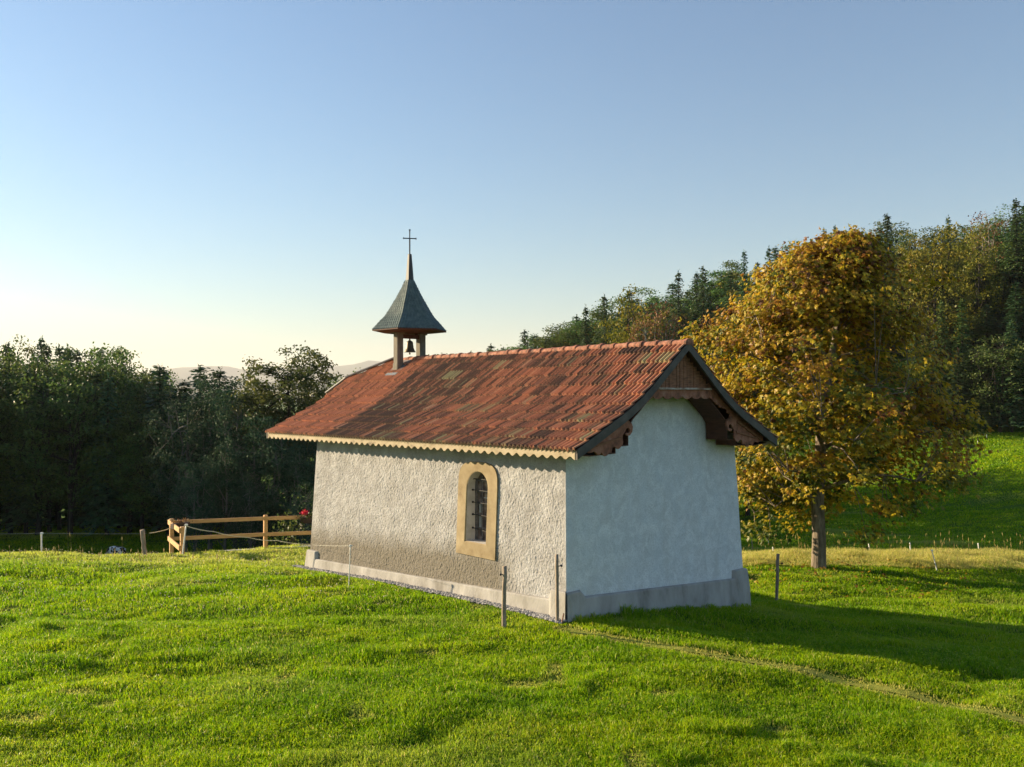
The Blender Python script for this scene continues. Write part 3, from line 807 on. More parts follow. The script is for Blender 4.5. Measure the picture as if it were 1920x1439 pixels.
b.build('spire', M_slate, bel)
b = MB(); rim = [(r * math.cos(ang0 + f * math.pi / 3), r * math.sin(ang0 + f * math.pi / 3), z) for r, z in ((.955, ZS - .002), (.955, ZS - .035), (.60, ZS - .075)) for f in range(6)]
b.add(rim, [(i * 6 + f, i * 6 + (f + 1) % 6, (i + 1) * 6 + (f + 1) % 6, (i + 1) * 6 + f) for i in range(2) for f in range(6)] + [tuple(12 + f for f in range(6))])
b.build('spire_soffit', M_soffit, bel)
b = MB(); rr_ = [(.128, 1.235), (.105, 1.27), (.05, 1.93), (.0505, 1.935)]
vs = [(r * math.cos(ang0 + f * math.pi / 3), r * math.sin(ang0 + f * math.pi / 3), ZS + z) for r, z in rr_ for f in range(6)]
b.add(vs, [(i * 6 + f, i * 6 + (f + 1) % 6, (i + 1) * 6 + (f + 1) % 6, (i + 1) * 6 + f) for i in range(3) for f in range(6)] + [tuple(18 + f for f in range(6))])
b.build('spike', M_spike, bel)
# cross, turned to face along the ridge's side
crs = MB(); zc0 = ZS + 1.93
def flare(p, q, w0, w1, th, ax):
    p = Vector(p); q = Vector(q); d = (q - p).normalized(); sd = d.cross(Vector(ax)).normalized(); t_ = Vector(ax) * th
    vs = []
    for c_, w_ in ((p, w0), (p.lerp(q, .8), w0 * 1.05), (q, w1)):
        vs += [c_ + sd * w_ - t_, c_ - sd * w_ - t_, c_ - sd * w_ + t_, c_ + sd * w_ + t_]
    fs = [(0, 1, 2, 3), (8, 9, 10, 11)] + [(i * 4 + k, i * 4 + (k + 1) % 4, (i + 1) * 4 + (k + 1) % 4, (i + 1) * 4 + k) for i in range(2) for k in range(4)]
    crs.add(vs, fs)
cd = Vector((math.cos(-YAW + .22), math.sin(-YAW + .22), 0)); cn = Vector((-cd.y, cd.x, 0))
zx = zc0 + .405
flare((0, 0, zc0 - .02), (0, 0, zc0 + .395), .015, .016, .012, cn); flare((0, 0, zc0 + .38), (0, 0, zc0 + .635), .012, .024, .010, cn)
o0 = Vector((0, 0, zx)); flare(o0, o0 + cd * .17, .012, .025, .0095, cn); flare(o0, o0 - cd * .17, .012, .025, .0095, cn)
crs.build('cross', M_iron, bel)

bell = MB()
bell.lathe([(.0, .0), (.035, .0), (.05, -.015), (.075, -.03), (.085, -.06), (.09, -.12), (.102, -.19), (.125, -.25), (.15, -.285), (.148, -.297), (.13, -.29), (.11, -.24), (.085, -.14), (.07, -.06)], (0, 0, 0), 24)
bell.tube([(0, 0, -.1), (0, 0, -.33)], .012, 8); bell.lathe([(.0, -.36), (.022, -.35), (.025, -.335), (.012, -.31)], (0, 0, 0), 10)
bell.tube([(0, 0, -.01), (0, 0, .06)], .02, 8)
o = bell.build('bell', M_bronze, None, smooth=True); o.location = cl(MID, TB, 5.125)
tag(o, 'dark bronze bell hanging between the posts under the spire', 'bell')

# ------------------------------------------------------------------ gravel strip
def pebbles(n, place, smin, smax):
    ico = np.array([(0,0,1),(.9,0,.2),(.28,.85,.25),(-.72,.53,.2),(-.72,-.53,.15),(.28,-.85,.25),(.5,.4,-.6),(-.4,.5,-.6),(.1,-.6,-.7)], float)
    tri = np.array([(0,1,2),(0,2,3),(0,3,4),(0,4,5),(0,5,1),(1,6,2),(2,6,7),(2,7,3),(3,7,4),(4,7,8),(4,8,5),(5,8,1),(1,8,6),(6,8,7)])
    P = place(n); sc = rng.uniform(smin, smax, (n, 1)) * rng.uniform(.6, 1.3, (n, 3)); sc[:, 2] *= .6
    an = rng.uniform(0, 6.28, n); v = ico[None] * sc[:, None, :] * rng.uniform(.8, 1.2, (n, 9, 1))
    x = v[:, :, 0] * np.cos(an)[:, None] - v[:, :, 1] * np.sin(an)[:, None]; y = v[:, :, 0] * np.sin(an)[:, None] + v[:, :, 1] * np.cos(an)[:, None]
    V = np.stack([x, y, v[:, :, 2]], -1) + P[:, None, :]
    T = (tri[None] + (np.arange(n) * 9)[:, None, None]).reshape(-1, 3)
    return np_mesh('gravel', V.reshape(-1, 3), tris=T)
def pl_(n):
    t = rng.uniform(-.15, LEN + .5, n); s = -.13 - rng.uniform(0, 1, n) ** 1.1 * (.15 + .12 * vn(t * 2, t * 0, 8))
    x = C0.x + d2.x * s + d1.x * t; y = C0.y + d2.y * s + d1.y * t
    return np.stack([x, y, ground(x, y) + .012 + rng.uniform(0, .02, n)], -1)
o = link('gravel', pebbles(5200, pl_, .012, .038), M_stone); o['kind'] = 'stuff'; o['label'] = 'grey gravel strip along the foot of the long chapel wall'; o['category'] = 'gravel'

# ------------------------------------------------------------------ grass
M_blade, nt = newmat('grass_blades')
c = ramp(nt, attr(nt, 'rnd'), [(0, (.085, .208, .004)), (.4, (.188, .355, .005)), (.75, (.32, .455, .006)), (1, (.44, .485, .015))])
c = mixc(nt, attr(nt, 'dry'), c, (.74, .60, .22))
finish(nt, c, .42, .22, transl=.55)
def blades(x, y, hgt, wid, lean, dry, name, rise=0.0, bend=.5):
    n = len(x); z = ground(x, y) - .01 + rise
    az = rng.uniform(0, 2 * np.pi, n); fa = rng.uniform(0, 2 * np.pi, n)
    ld = np.stack([np.cos(az), np.sin(az), np.zeros(n)], -1); sd = np.stack([np.cos(fa), np.sin(fa), np.zeros(n)], -1)
    base = np.stack([x, y, z], -1); up = np.array([0, 0, 1.0])
    m = base + up * (hgt * .58)[:, None] + ld * (hgt * lean * .28)[:, None]
    tip = base + up * (hgt * (1 - .35 * lean))[:, None] + ld * (hgt * lean)[:, None]
    w = (wid / 2)[:, None]
    V = np.stack([base - sd * w, base + sd * w, m + sd * w * .8, m - sd * w * .8, tip], 1)
    b0 = (np.arange(n) * 5)[:, None]
    Qd = b0 + np.array([[0, 1, 2, 3]]); T = b0 + np.array([[3, 2, 4]])
    r = np.clip(rng.normal(.5, .22, n) + (vn(x / 1.3, y / .8, 61) - .5) * .5, 0, 1)
    me = np_mesh(name, V.reshape(-1, 3), Qd, T, {'rnd': ('POINT', np.repeat(r, 5)), 'dry': ('POINT', np.repeat(np.clip(dry, 0, 1), 5))})
    return me
def lawn_points(n, y0, y1, pw):
    u = rng.uniform(0, 1, n); y = (y0 ** pw + u * (y1 ** pw - y0 ** pw)) ** (1 / pw)
    x = rng.uniform(-1, 1, n) * (.66 * y + 2.0); return x, y
xs, ys = [], []
for n, a, b_ in ((250000, 7.0, 10.5), (220000, 10.5, 15), (420000, 15, 28.5)):
    x, y = lawn_points(n, a, b_, 1.0); xs.append(x); ys.append(y)
x = np.concatenate(xs); y = np.concatenate(ys)
dist, s_, t_ = chapel_dist(x, y)
ok = (dist > .12) & ~((s_ < 0) & (s_ > -.30 - .10 * vn(t_ * 2, t_ * 0, 8)) & (t_ > -.2) & (t_ < LEN + .5))
pd = path_dist(x, y)
ok &= rng.uniform(0, 1, len(x)) < np.clip(.45 + (pd - .04) / .14, .45, 1)
x, y, dist, s_, t_, pd = (k[ok] for k in (x, y, dist, s_, t_, pd))
clump = vn(x / .55, y / .4, 62) * .6 + vn(x / .16, y / .16, 63) * .4
tuss = sstep(.74, .9, vn(x / .42 + 40, y / .36, 69)) * sstep(.45, .75, vn(x / 3.1, y / 2.2, 70)); bare = sstep(.86, .95, vn(x / .6 + 9, y / .45, 71))
mown = sstep(.75, .35, dist) * .45 * (s_ < 0) - .5 * (s_ >= 0) * sstep(.42, .2, dist) * (vn(x / .22, y / .22, 74) > .55)                      # shorter against the building
hgt = (.045 + .085 * clump * rng.uniform(.5, 1.3, len(x))) * (1 - mown) * (1 + .9 * tuss) * (1 - .55 * bare)
hgt *= np.where(pd < .2, .45, 1.0)
behind = ((s_ < 0) & (t_ > 7.5)) | (y > 20.5) & (x < 0)
wid = .0042 + .00046 * y * rng.uniform(.7, 1.3, len(x))
dry = np.clip((vn(x / 1.7, y / 1.1, 64) - .66) * 1.2, 0, 1) * .35 + np.where(pd < .22, .45, 0) + (rng.uniform(0, 1, len(x)) < .05) * .6
dry += .28 * sstep(18.5, 22, y) * (x < -2) + .35 * bare
o = link('grass', blades(x, y, hgt, wid, rng.uniform(.15, .95, len(x)), dry, 'grass'), M_blade)
o['kind'] = 'stuff'; o['label'] = 'sunlit green lawn grass around the chapel'; o['category'] = 'grass'

# coarser grass on the far meadows
n = 150000; px = rng.uniform(1370, 2040, n); y = (46 ** 1.6 + rng.uniform(0, 1, n) * (127 ** 1.6 - 46 ** 1.6)) ** (1 / 1.6); x = (px - 960) / F * y
n2 = 60000; px2 = rng.uniform(-60, 640, n2); y2 = rng.uniform(72, 99, n2); x = np.concatenate([x, (px2 - 960) / F * y2]); y = np.concatenate([y, y2]); n += n2
k = vn(x / 3.5, y / 1.8, 72)
me = blades(x, y, (.10 + .20 * k) * rng.uniform(.6, 1.3, n), .0011 * y * rng.uniform(.6, 1.4, n), rng.uniform(.3, 1.0, n), np.clip((vn(x / 6, y / 3, 73) - .7) * 1.2, 0, .4), 'meadow_grass')
o = link('meadow_grass', me, M_blade); o['kind'] = 'stuff'; o['label'] = 'grass of the meadows beyond the crest'; o['category'] = 'grass'

# tall dry grass strip behind the chestnut, and seed stalks on the left crest
def strip_pts(n):
    px = rng.uniform(1380, 2050, n); Y = rng.uniform(25.4, 29.5, n); return (px - 960) / F * Y, Y
x, y = strip_pts(70000); k = vn(x / .8, y / .5, 66)
me = blades(x, y, .10 + .22 * k * rng.uniform(.5, 1.3, len(x)) * sstep(25.2, 26.3, y + (vn(x / 1.2, x * 0, 3) - .5) * 1.2), rng.uniform(.006, .014, len(x)), rng.uniform(.1, .8, len(x)), np.clip(rng.normal(.62, .25, len(x)), .1, 1), 'tall_grass')
o = link('tall_grass', me, M_blade); o['kind'] = 'stuff'; o['label'] = 'tall dry yellow grass in a strip beyond the chestnut tree'; o['category'] = 'tall grass'
def stalks(x, y, h, name):
    b = MB()
    for i in range(len(x)):
        z = gz(x[i], y[i]); a = random.uniform(0, 6.28); l = random.uniform(.02, .22) * h[i]
        p0 = Vector((x[i], y[i], z)); p1 = p0 + Vector((l * .3 * math.cos(a), l * .3 * math.sin(a), h[i] * .6)); p2 = p0 + Vector((l * math.cos(a), l * math.sin(a), h[i]))
        b.tube([p0, p1, p2], [.004, .0035, .003], 3, False)
        if random.random() < .7: 
            d = (p2 - p1).normalized(); q = p2 - d * random.uniform(.06, .14); b.tube([q, q.lerp(p2, .5), p2 + d * .02], [.003, .011, .002], 4, False)
    return b
n = 170; px = rng.uniform(1390, 1930, n); Y = rng.uniform(27, 29.3, n)
M_stalk = simple('dry_stalks', [(.3, (.26, .19, .06)), (.7, (.42, .33, .12))], 4, .8, .2, .1, .002)
o = stalks((px - 960) / F * Y, Y, rng.uniform(.25, .75, n), 's').build('seed_stalks', M_stalk); o['kind'] = 'stuff'; o['label'] = 'dry seed stalks standing above the yellow grass strip'; o['category'] = 'seed stalks'
n = 150; px = np.concatenate([rng.uniform(-20, 330, 110), rng.uniform(330, 600, 40)]); Y = rng.uniform(20.5, 23.2, n)
hh = rng.uniform(.08, .26, n); hh[[5, 17]] = (.62, .58); px[5], px[17] = 130, 136; Y[5] = Y[17] = 22.3
hh[29] = .5; px[29] = 231; Y[29] = 22.6
o = stalks((px - 960) / F * Y, Y, hh, 's').build('meadow_stalks', M_stalk); o['kind'] = 'stuff'; o['label'] = 'thin seed stalks on the crest by the leaning post'; o['category'] = 'seed stalks'
# clover and dandelion heads
def heads(n, smin, smax, mat, name, label, pick):
    x, y = pick(n); v = np.array([(1,0,0),(0,1,0),(-1,0,0),(0,-1,0),(0,0,1),(0,0,-1)], float)
    tri = np.array([(0,1,4),(1,2,4),(2,3,4),(3,0,4),(1,0,5),(2,1,5),(3,2,5),(0,3,5)])
    r = rng.uniform(smin, smax, n); P = np.stack([x, y, ground(x, y) + rng.uniform(.07, .14, n)], -1)
    V = P[:, None] + v[None] * r[:, None, None]; T = (tri[None] + (np.arange(n) * 6)[:, None, None]).reshape(-1, 3)
    o = link(name, np_mesh(name, V.reshape(-1, 3), tris=T), mat); o['kind'] = 'stuff'; o['label'] = label; o['category'] = 'flowers'
def pk(n):
    y = rng.uniform(15, 23.3, n); x = rng.uniform(-.62, -.12, n) * y; d_, s__, t__ = chapel_dist(x, y); k = d_ > .5; 
    x, y = x[k], y[k]; r = rng.choice(len(x), n); return x[r] + rng.normal(0, .05, n), y[r] + rng.normal(0, .05, n)
M_clover = simple('clover_heads', [(.3, (.45, .38, .30)), (.7, (.70, .62, .52))], 30, .8, .2, .1, .002)
heads(900, .007, .013, M_clover, 'clover_flowers', 'pale clover heads scattered in the lawn left of the chapel', pk)
def pk2(n):
    x, y = lawn_points(n * 2, 8, 20, 1.0); d_, _, _ = chapel_dist(x, y); k = np.where(d_ > .6)[0][:n]; return x[k], y[k]

# broad clover-like leaves mixed in the lawn
def kites(c, d, s, ln, wd, fold=None):
    ln = np.asarray(ln)[:, None]; wd = np.asarray(wd)[:, None]
    if fold is None: fold = 0
    return np.stack([c, c + d * ln * .45 + s * wd * .5 + fold, c + d * ln, c + d * ln * .45 - s * wd * .5 + fold], 1)
def unit(a): return a / np.maximum(np.linalg.norm(a, axis=-1, keepdims=True), 1e-9)
n = 34000; x, y = lawn_points(n, 7.2, 17, 1.0); d_, s_, t_ = chapel_dist(x, y); k = (d_ > .55) & (vn(x / 1.1, y / .7, 68) > .52) & (path_dist(x, y) > .3)
x, y = x[k], y[k]; n = len(x)
c_ = np.stack([x, y, ground(x, y) + rng.uniform(.03, .085, n)], -1)
az = rng.uniform(0, 6.283, n); dd = unit(np.stack([np.cos(az), np.sin(az), rng.uniform(-.2, .7, n)], -1)); sd = unit(np.stack([-np.sin(az), np.cos(az), rng.uniform(-.4, .4, n)], -1))
V = kites(c_, dd, sd, rng.uniform(.025, .05, n), rng.uniform(.018, .035, n))
me = np_mesh('clover_leaves', V.reshape(-1, 3), np.arange(n * 4).reshape(-1, 4), attrs={'rnd': ('POINT', np.repeat(rng.uniform(.5, 1, n), 4)), 'dry': ('POINT', np.zeros(n * 4))})
o = link('clover_leaves', me, M_blade); o['kind'] = 'stuff'; o['label'] = 'broad bright clover leaves among the lawn grass'; o['category'] = 'clover'

# ------------------------------------------------------------------ chestnut tree
def limb_path(p0, p1, up, n=6, wob=.12):
    p0 = Vector(p0); p1 = Vector(p1); out = []
    for i in range(n):
        u = i / (n - 1); p = p0.lerp(p1, u); p.z += up * math.sin(math.pi * u) 
        if 0 < i < n - 1: p += Vector((random.uniform(-1, 1), random.uniform(-1, 1), random.uniform(-.6, .6))) * wob
        out.append(p)
    return out
def palmate(c, nrm, axis_, size, nl=6):
    """c, nrm, axis_: (n,3); returns kites of nl leaflets per leaf"""
    b_ = unit(np.cross(nrm, axis_)); a_ = np.cross(b_, nrm); n = len(c); out = []
    for k in range(nl):
        th = (k - (nl - 1) / 2) * (2.5 / (nl - 1)) + rng.uniform(-.15, .15, n)
        ct, st = np.cos(th)[:, None], np.sin(th)[:, None]
        dr = rng.uniform(.15, .75, n)[:, None]
        d = unit(a_ * ct + b_ * st - nrm * dr); s = unit(b_ * ct - a_ * st + nrm * rng.uniform(-.5, .5, n)[:, None])
        L_ = size * (1 - .30 * abs(k - (nl - 1) / 2) / ((nl - 1) / 2)) * rng.uniform(.85, 1.1, n)
        out.append(kites(c, d, s, L_, L_ * .40, -nrm * (L_ * .05)[:, None]))
    return np.stack(out, 1)
tb = Vector((0, 0, 0)); tp = R(1535, 1066, 25.2); tp.z = gz(tp.x, tp.y) - .03
tree = empty('chestnut_tree', tp)
tag(tree, 'rounded chestnut tree with orange-brown autumn leaves standing behind the chapel', 'tree')
EH = [0.85, 1.3, 1.8, 2.5, 3.5, 4.5, 5.5, 6.3, 7.0, 7.8, 8.4, 8.85]
EL = [1.0, 1.8, 2.0, 2.35, 2.7, 3.0, 3.15, 2.75, 1.9, 1.25, .45, -.9]
ER = [.6, 1.4, 2.3, 3.3, 3.7, 3.6, 3.0, 2.4, 2.1, 1.8, 1.5, 1.0]
KT = 25.2 / 22.5
EH = [h * KT * .975 for h in EH]; EL = [h * KT for h in EL]; ER = [h * KT for h in ER]
def env(h, az):
    l = np.interp(h, EH, EL); r = np.interp(h, EH, ER); c = np.cos(az)
    cx = (r - l) / 2; hw = (r + l) / 2
    return cx, hw, np.minimum(hw, 3.3)
trunk = MB()
leader = [(0, 0, -.5), (0, 0, .0), (.015, 0, .9), (-.01, .02, 1.7), (.06, .03, 2.6), (.10, .0, 3.6), (.28, .08, 4.8), (.5, .05, 6.0), (.8, .02, 7.1), (1.05, .0, 8.0)]
leader = [(a * KT, b * KT, c * KT) for a, b, c in leader]
trunk.tube(leader, [.26, .215, .185, .18, .165, .14, .11, .08, .05, .02], 14)
limbs = []
for i in range(26):
    h0 = random.uniform(1.75, 6.4); az = i * 2.4 + random.uniform(-.4, .4)
    bx = [float(np.interp(h0, [p[2] for p in leader], [p[k] for p in leader])) for k in (0, 1)]
    h1 = min(h0 + random.uniform(.1, 1.6), 8.2) if h0 > 2.6 else h0 + random.uniform(-.5, .6)
    cx, hw, hd = env(h1, az); e = (bx[0] * 0 + cx + hw * .85 * math.cos(az), hd * .85 * math.sin(az), h1)
    lp = limb_path((bx[0], bx[1], h0), e, .35, 7, .10); r0 = .02 + .06 * (1 - h0 / 9)
    trunk.tube(lp, [r0 * (1 - .82 * k / 6) for k in range(7)], 7); limbs.append(lp)
allp = [q for lp in limbs for q in lp[2:]] + [Vector(p) for p in leader[6:]]
centers = []
tries = 0
while len(centers) < 680 and tries < 9000:
    tries += 1
    h = random.uniform(1.0, 9.5); az = random.uniform(0, 6.283); cx, hw, hd = env(h, az)
    if hw <= .05: continue
    k = random.uniform(.12, 1.0) ** .55
    if h < 2.1 and (k < .45 or random.random() < .25): continue
    bump = .86 + .22 * float(vn(az * 2.2 + 10, h * 1.1, 5)) 
    p = Vector((cx + hw * k * bump * math.cos(az), hd * k * bump * math.sin(az), h))
    # hollow bites between the limbs, so the crown has gaps
    if float(vn(p.x * .62 + 20, p.z * .75 + p.y * .55, 6)) < .35: continue
    centers.append(p)
for i in range(46):
    h = random.uniform(1.6, 9.2); az = random.uniform(0, 6.283); cx, hw, hd = env(h, az); k = random.uniform(1.0, 1.1)
    centers.append(Vector((cx + hw * k * math.cos(az), hd * k * math.sin(az), h)))
# a few long sprays standing out of the outline
for px, py, dy in ((1300, 615, .3), (1318, 640, .2), (1770, 520, -.2), (1735, 530, -.1), (1705, 510, .2), (1795, 850, -.3), (1770, 880, .1), (1640, 990, -.6), (1625, 1005, -.5), (1415, 985, -.3), (1445, 1000, -.2), (1745, 700, .3), (1800, 760, .1), (1340, 600, 0)):
    q = R(px, py, 25.2 + dy); centers.append(q - tp)
for c in centers:
    best = min(allp, key=lambda q: (q - c).length + (0.6 if q.z > c.z + .3 else 0))
    mid = best.lerp(c, .55) + Vector((0, 0, .08 * (c - best).length))
    trunk.tube([best, mid, c], [.016, .010, .005], 4, False)
trunk.build('trunk', M_bark, tree, smooth=True)
cc = np.array([tuple(c) for c in centers]); per = 60; n = len(cc) * per
ci = np.repeat(np.arange(len(cc)), per); off = rng.normal(0, 1, (n, 3)) * np.array([.26, .26, .15])
pos = cc[ci] + off; outw = pos.copy(); outw[:, 2] = 0; outw = unit(outw + rng.normal(0, .6, (n, 3)))
nrm = unit(np.array([0, 0, 1.0]) + outw * .55 + rng.normal(0, .45, (n, 3)))
sz = rng.uniform(.065, .175, n)
V = palmate(pos, nrm, outw, sz, 6).reshape(n, -1, 3)
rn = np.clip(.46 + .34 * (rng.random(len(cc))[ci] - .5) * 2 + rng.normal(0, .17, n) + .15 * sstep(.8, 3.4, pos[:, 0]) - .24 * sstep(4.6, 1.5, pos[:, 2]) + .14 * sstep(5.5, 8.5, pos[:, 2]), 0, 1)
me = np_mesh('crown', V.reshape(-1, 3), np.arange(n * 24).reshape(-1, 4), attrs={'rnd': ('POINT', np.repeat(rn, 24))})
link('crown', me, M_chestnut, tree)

n = 420; an = rng.uniform(0, 6.283, n); rr_ = rng.uniform(0, 1, n) ** .6 * 4.2
fx_ = tp.x + rr_ * np.cos(an); fy_ = tp.y + rr_ * np.sin(an) * .8
c_ = np.stack([fx_, fy_, ground(fx_, fy_) + rng.uniform(.05, .13, n)], -1)
V = palmate(c_, unit(np.array([0, 0, 1.0]) + rng.normal(0, .35, (n, 3))), unit(rng.normal(0, 1, (n, 3)) * np.array([1, 1, .2])), rng.uniform(.06, .11, n), 5).reshape(-1, 3)
o = link('fallen_leaves', np_mesh('fallen_leaves', V, np.arange(n * 20).reshape(-1, 4), attrs={'rnd': ('POINT', np.repeat(rng.uniform(.5, 1, n), 20))}), M_chestnut); o['kind'] = 'stuff'; o['label'] = 'fallen brown leaves in the grass under the chestnut tree'; o['category'] = 'leaves'

# ------------------------------------------------------------------ forest tree kinds
def spruce_mesh(seed, hh=20.0, rr=3.1, dens=1.0):
    r_ = np.random.default_rng(seed); C_, D_, S_, Ls, Ws = [], [], [], [], []
    z = 1.8
    while z < hh - .25:
        f = 1 - z / hh; rad = rr * f ** .82 * r_.uniform(.8, 1.12) + .12
        nb = int((5 + 7 * f) * dens); a0 = r_.uniform(0, 6.28)
        for k in range(nb):
            a = a0 + 6.283 * k / nb + r_.uniform(-.25, .25); rb = rad * r_.uniform(.65, 1.12)
            m = max(3, int(rb / .30)); u = np.linspace(.12, 1, m)
            x = rb * u; zz_ = z + .10 * rb - .42 * rb * u ** 1.5 + .16 * rb * u ** 4 + r_.uniform(-.2, .2)
            c = np.stack([x * math.cos(a), x * math.sin(a), zz_], -1) + r_.normal(0, .09, (m, 3))
            for sdn in (-1, 1):
                aa = a + sdn * r_.uniform(.35, 1.0, m)
                d = np.stack([np.cos(aa), np.sin(aa), r_.uniform(-.75, -.05, m)], -1)
                C_.append(c); D_.append(unit(d)); S_.append(unit(np.stack([-np.sin(aa), np.cos(aa), r_.uniform(-.7, .7, m)], -1)))
                Ls.append(r_.uniform(.45, .85, m) * (.45 + .55 * f + .15)); Ws.append(r_.uniform(.22, .42, m))
        z += r_.uniform(.42, .62) * (.65 + .5 * f)
    # leading shoot
    for k in range(8):
        a = r_.uniform(0, 6.28); C_.append(np.array([[0, 0, hh - .9 + k * .12]])); D_.append(unit(np.array([[math.cos(a) * .5, math.sin(a) * .5, .8]]))); S_.append(unit(np.array([[-math.sin(a), math.cos(a), 0]]))); Ls.append(np.array([.45])); Ws.append(np.array([.15]))
    C_, D_, S_ = map(np.concatenate, (C_, D_, S_)); Ls, Ws = map(np.concatenate, (Ls, Ws)); n = len(C_)
    V = kites(C_, D_, S_, Ls, Ws)
    return np_mesh('crown', V.reshape(-1, 3), np.arange(n * 4).reshape(-1, 4), attrs={'rnd': ('POINT', np.repeat(np.clip(r_.normal(.5, .25, n), 0, 1), 4))})
def broad_mesh(seed, hh=18.0, rad=4.2, base=3.0, nclump=120, per=46, leaf=.34, open_=.25, clumpr=.85, top=None):
    rs = random.Random(seed); r_ = np.random.default_rng(seed)
    tm = MB(); ctrs = []
    hc = (base + hh) / 2; hz = (hh - base) / 2
    tries = 0
    while len(ctrs) < nclump and tries < 20000:
        tries += 1
        v = Vector((rs.gauss(0, 1), rs.gauss(0, 1), rs.gauss(0, 1))).normalized(); k = rs.uniform(.1, 1) ** .4
        az = math.atan2(v.y, v.x); bm_ = .78 + .42 * float(vn(az * 1.6 + seed, v.z * 2 + seed, seed))
        p = Vector((v.x * rad * k * bm_, v.y * rad * k * bm_, hc + v.z * hz * k * (.9 + .12 * bm_)))
        if p.z < hc: p.x *= .55 + .45 * (p.z - base + 1) / (hz + 1); 
        if float(vn(p.x * .5 + seed, p.z * .5 + p.y * .4, seed + 1)) < open_: continue
        ctrs.append(p)
    tpth = [Vector((0, 0, -1)), Vector((0, 0, 0)), Vector((rs.uniform(-.2, .2), 0, base)), Vector((rs.uniform(-.5, .5), rs.uniform(-.4, .4), hc)), Vector((rs.uniform(-.7, .7), rs.uniform(-.6, .6), hh * .88))]
    tr = .012 * hh + .06
    tm.tube(tpth, [tr * 1.25, tr, tr * .8, tr * .5, tr * .12], 8)
    lim = [tpth[2].lerp(tpth[3], k / 4) for k in range(5)] + [tpth[3].lerp(tpth[4], k / 4) for k in range(1, 4)]
    nodes = list(lim)
    for i in range(11):
        st = lim[i % len(lim)]; c = ctrs[rs.randrange(len(ctrs))]
        lp = limb_path(st, c, .5, 6, .3); tm.tube(lp, [tr * .42 * (1 - .8 * k / 5) for k in range(6)], 5, False); nodes += lp[2:]
    for c in ctrs:
        q = min(nodes, key=lambda w: (w - c).length + (1.5 if w.z > c.z else 0)); tm.tube([q, q.lerp(c, .5) + Vector((0, 0, .15)), c], [tr * .12, tr * .08, .015], 3, False)
    cc = np.array([tuple(c) for c in ctrs]); n = len(cc) * per; ci = np.repeat(np.arange(len(cc)), per)
    pos = cc[ci] + r_.normal(0, 1, (n, 3)) * np.array([clumpr, clumpr, clumpr * .55]) * .62
    d = unit(r_.normal(0, 1, (n, 3)) + np.array([0, 0, -.25])); s = unit(np.cross(d, unit(np.array([0, 0, .9]) + r_.normal(0, .6, (n, 3)))))
    V = kites(pos, d, s, r_.uniform(.6, 1.25, n) * leaf, r_.uniform(.5, .85, n) * leaf)
    cr = np_mesh('crown', V.reshape(-1, 3), np.arange(n * 4).reshape(-1, 4), attrs={'rnd': ('POINT', np.repeat(np.clip(.5 + .25 * (r_.random(len(cc))[ci] - .5) * 2 + r_.normal(0, .2, n), 0, 1), 4))})
    tmo = tm.build('tmp', None, None, True); tme = tmo.data; bpy.data.objects.remove(tmo); tme.name = 'trunk'
    return cr, tme
def trunk_mesh(hh, r0):
    b = MB(); b.tube([(0, 0, -1.5), (0, 0, 0), (0, 0, hh * .5), (0, 0, hh * .97)], [r0 * 1.3, r0, r0 * .6, .03], 8); o = b.build('tmp', None, None, True); me = o.data; bpy.data.objects.remove(o); me.name = 'trunk'; return me
KINDS = {}
SPT = trunk_mesh(20, .24)
KINDS['spruce'] = [(spruce_mesh(100 + i, 20.0, rr_), SPT, 20.0) for i, rr_ in enumerate((3.3, 3.9, 4.5, 3.0))]
def bk(hh, *a, **k): cr, tm = broad_mesh(*a[:1], hh, *a[1:], **k); return (cr, tm, hh)
KINDS['broad'] = [bk(18.0, 200 + i, rad, 2.6, nclump=125) for i, rad in enumerate((3.9, 4.5, 3.4, 4.8))]
KINDS['sparse'] = [bk(15.0, 230, 3.6, 5.5, nclump=60, per=22, leaf=.28, open_=.42)]
MATS = {'spruce': (M_spr, M_bark_dark), 'young': (M_spr_young, M_bark_dark), 'green': (M_dec, M_bark_dark), 'yellow': (M_yel, M_bark_dark), 'russet': (M_rus, M_bark_pale), 'grey': (M_ash, M_bark_pale)}
SHAPE = {'spruce': 'spruce', 'young': 'spruce', 'green': 'broad', 'yellow': 'broad', 'russet': 'sparse', 'grey': 'broad'}
for v in KINDS.values():
    for cr, tm, _ in v:
        if not cr.materials: cr.materials.append(None)
        if not tm.materials: tm.materials.append(None)
NAME = {'spruce': 'spruce_tree', 'young': 'young_spruce_tree', 'green': 'broadleaf_tree', 'yellow': 'broadleaf_tree', 'russet': 'russet_tree', 'grey': 'broadleaf_tree'}
def plant(px, top, Y, kind, label, group=None, wide=1.0, minh=6.0):
    p = R(px, top, Y); z0 = gz(p.x, p.y); hh = max(minh, p.z - z0)
    cr, tm, h0 = random.choice(KINDS[SHAPE[kind]])
    r = empty(NAME[kind], (p.x, p.y, z0), random.uniform(0, 6.283))
    k = hh / h0; w = wide * (.62 + .38 * k) * random.uniform(.9, 1.12)
    r.scale = (w, w, k)
    tag(r, label, 'tree', group)
    for nm, me_, m_ in (('crown', cr, MATS[kind][0]), ('trunk', tm, MATS[kind][1])):
        o = bpy.data.objects.new(nm, me_); COL.objects.link(o); o.parent = r
        o.material_slots[0].link = 'OBJECT'; o.material_slots[0].material = m_
    return r

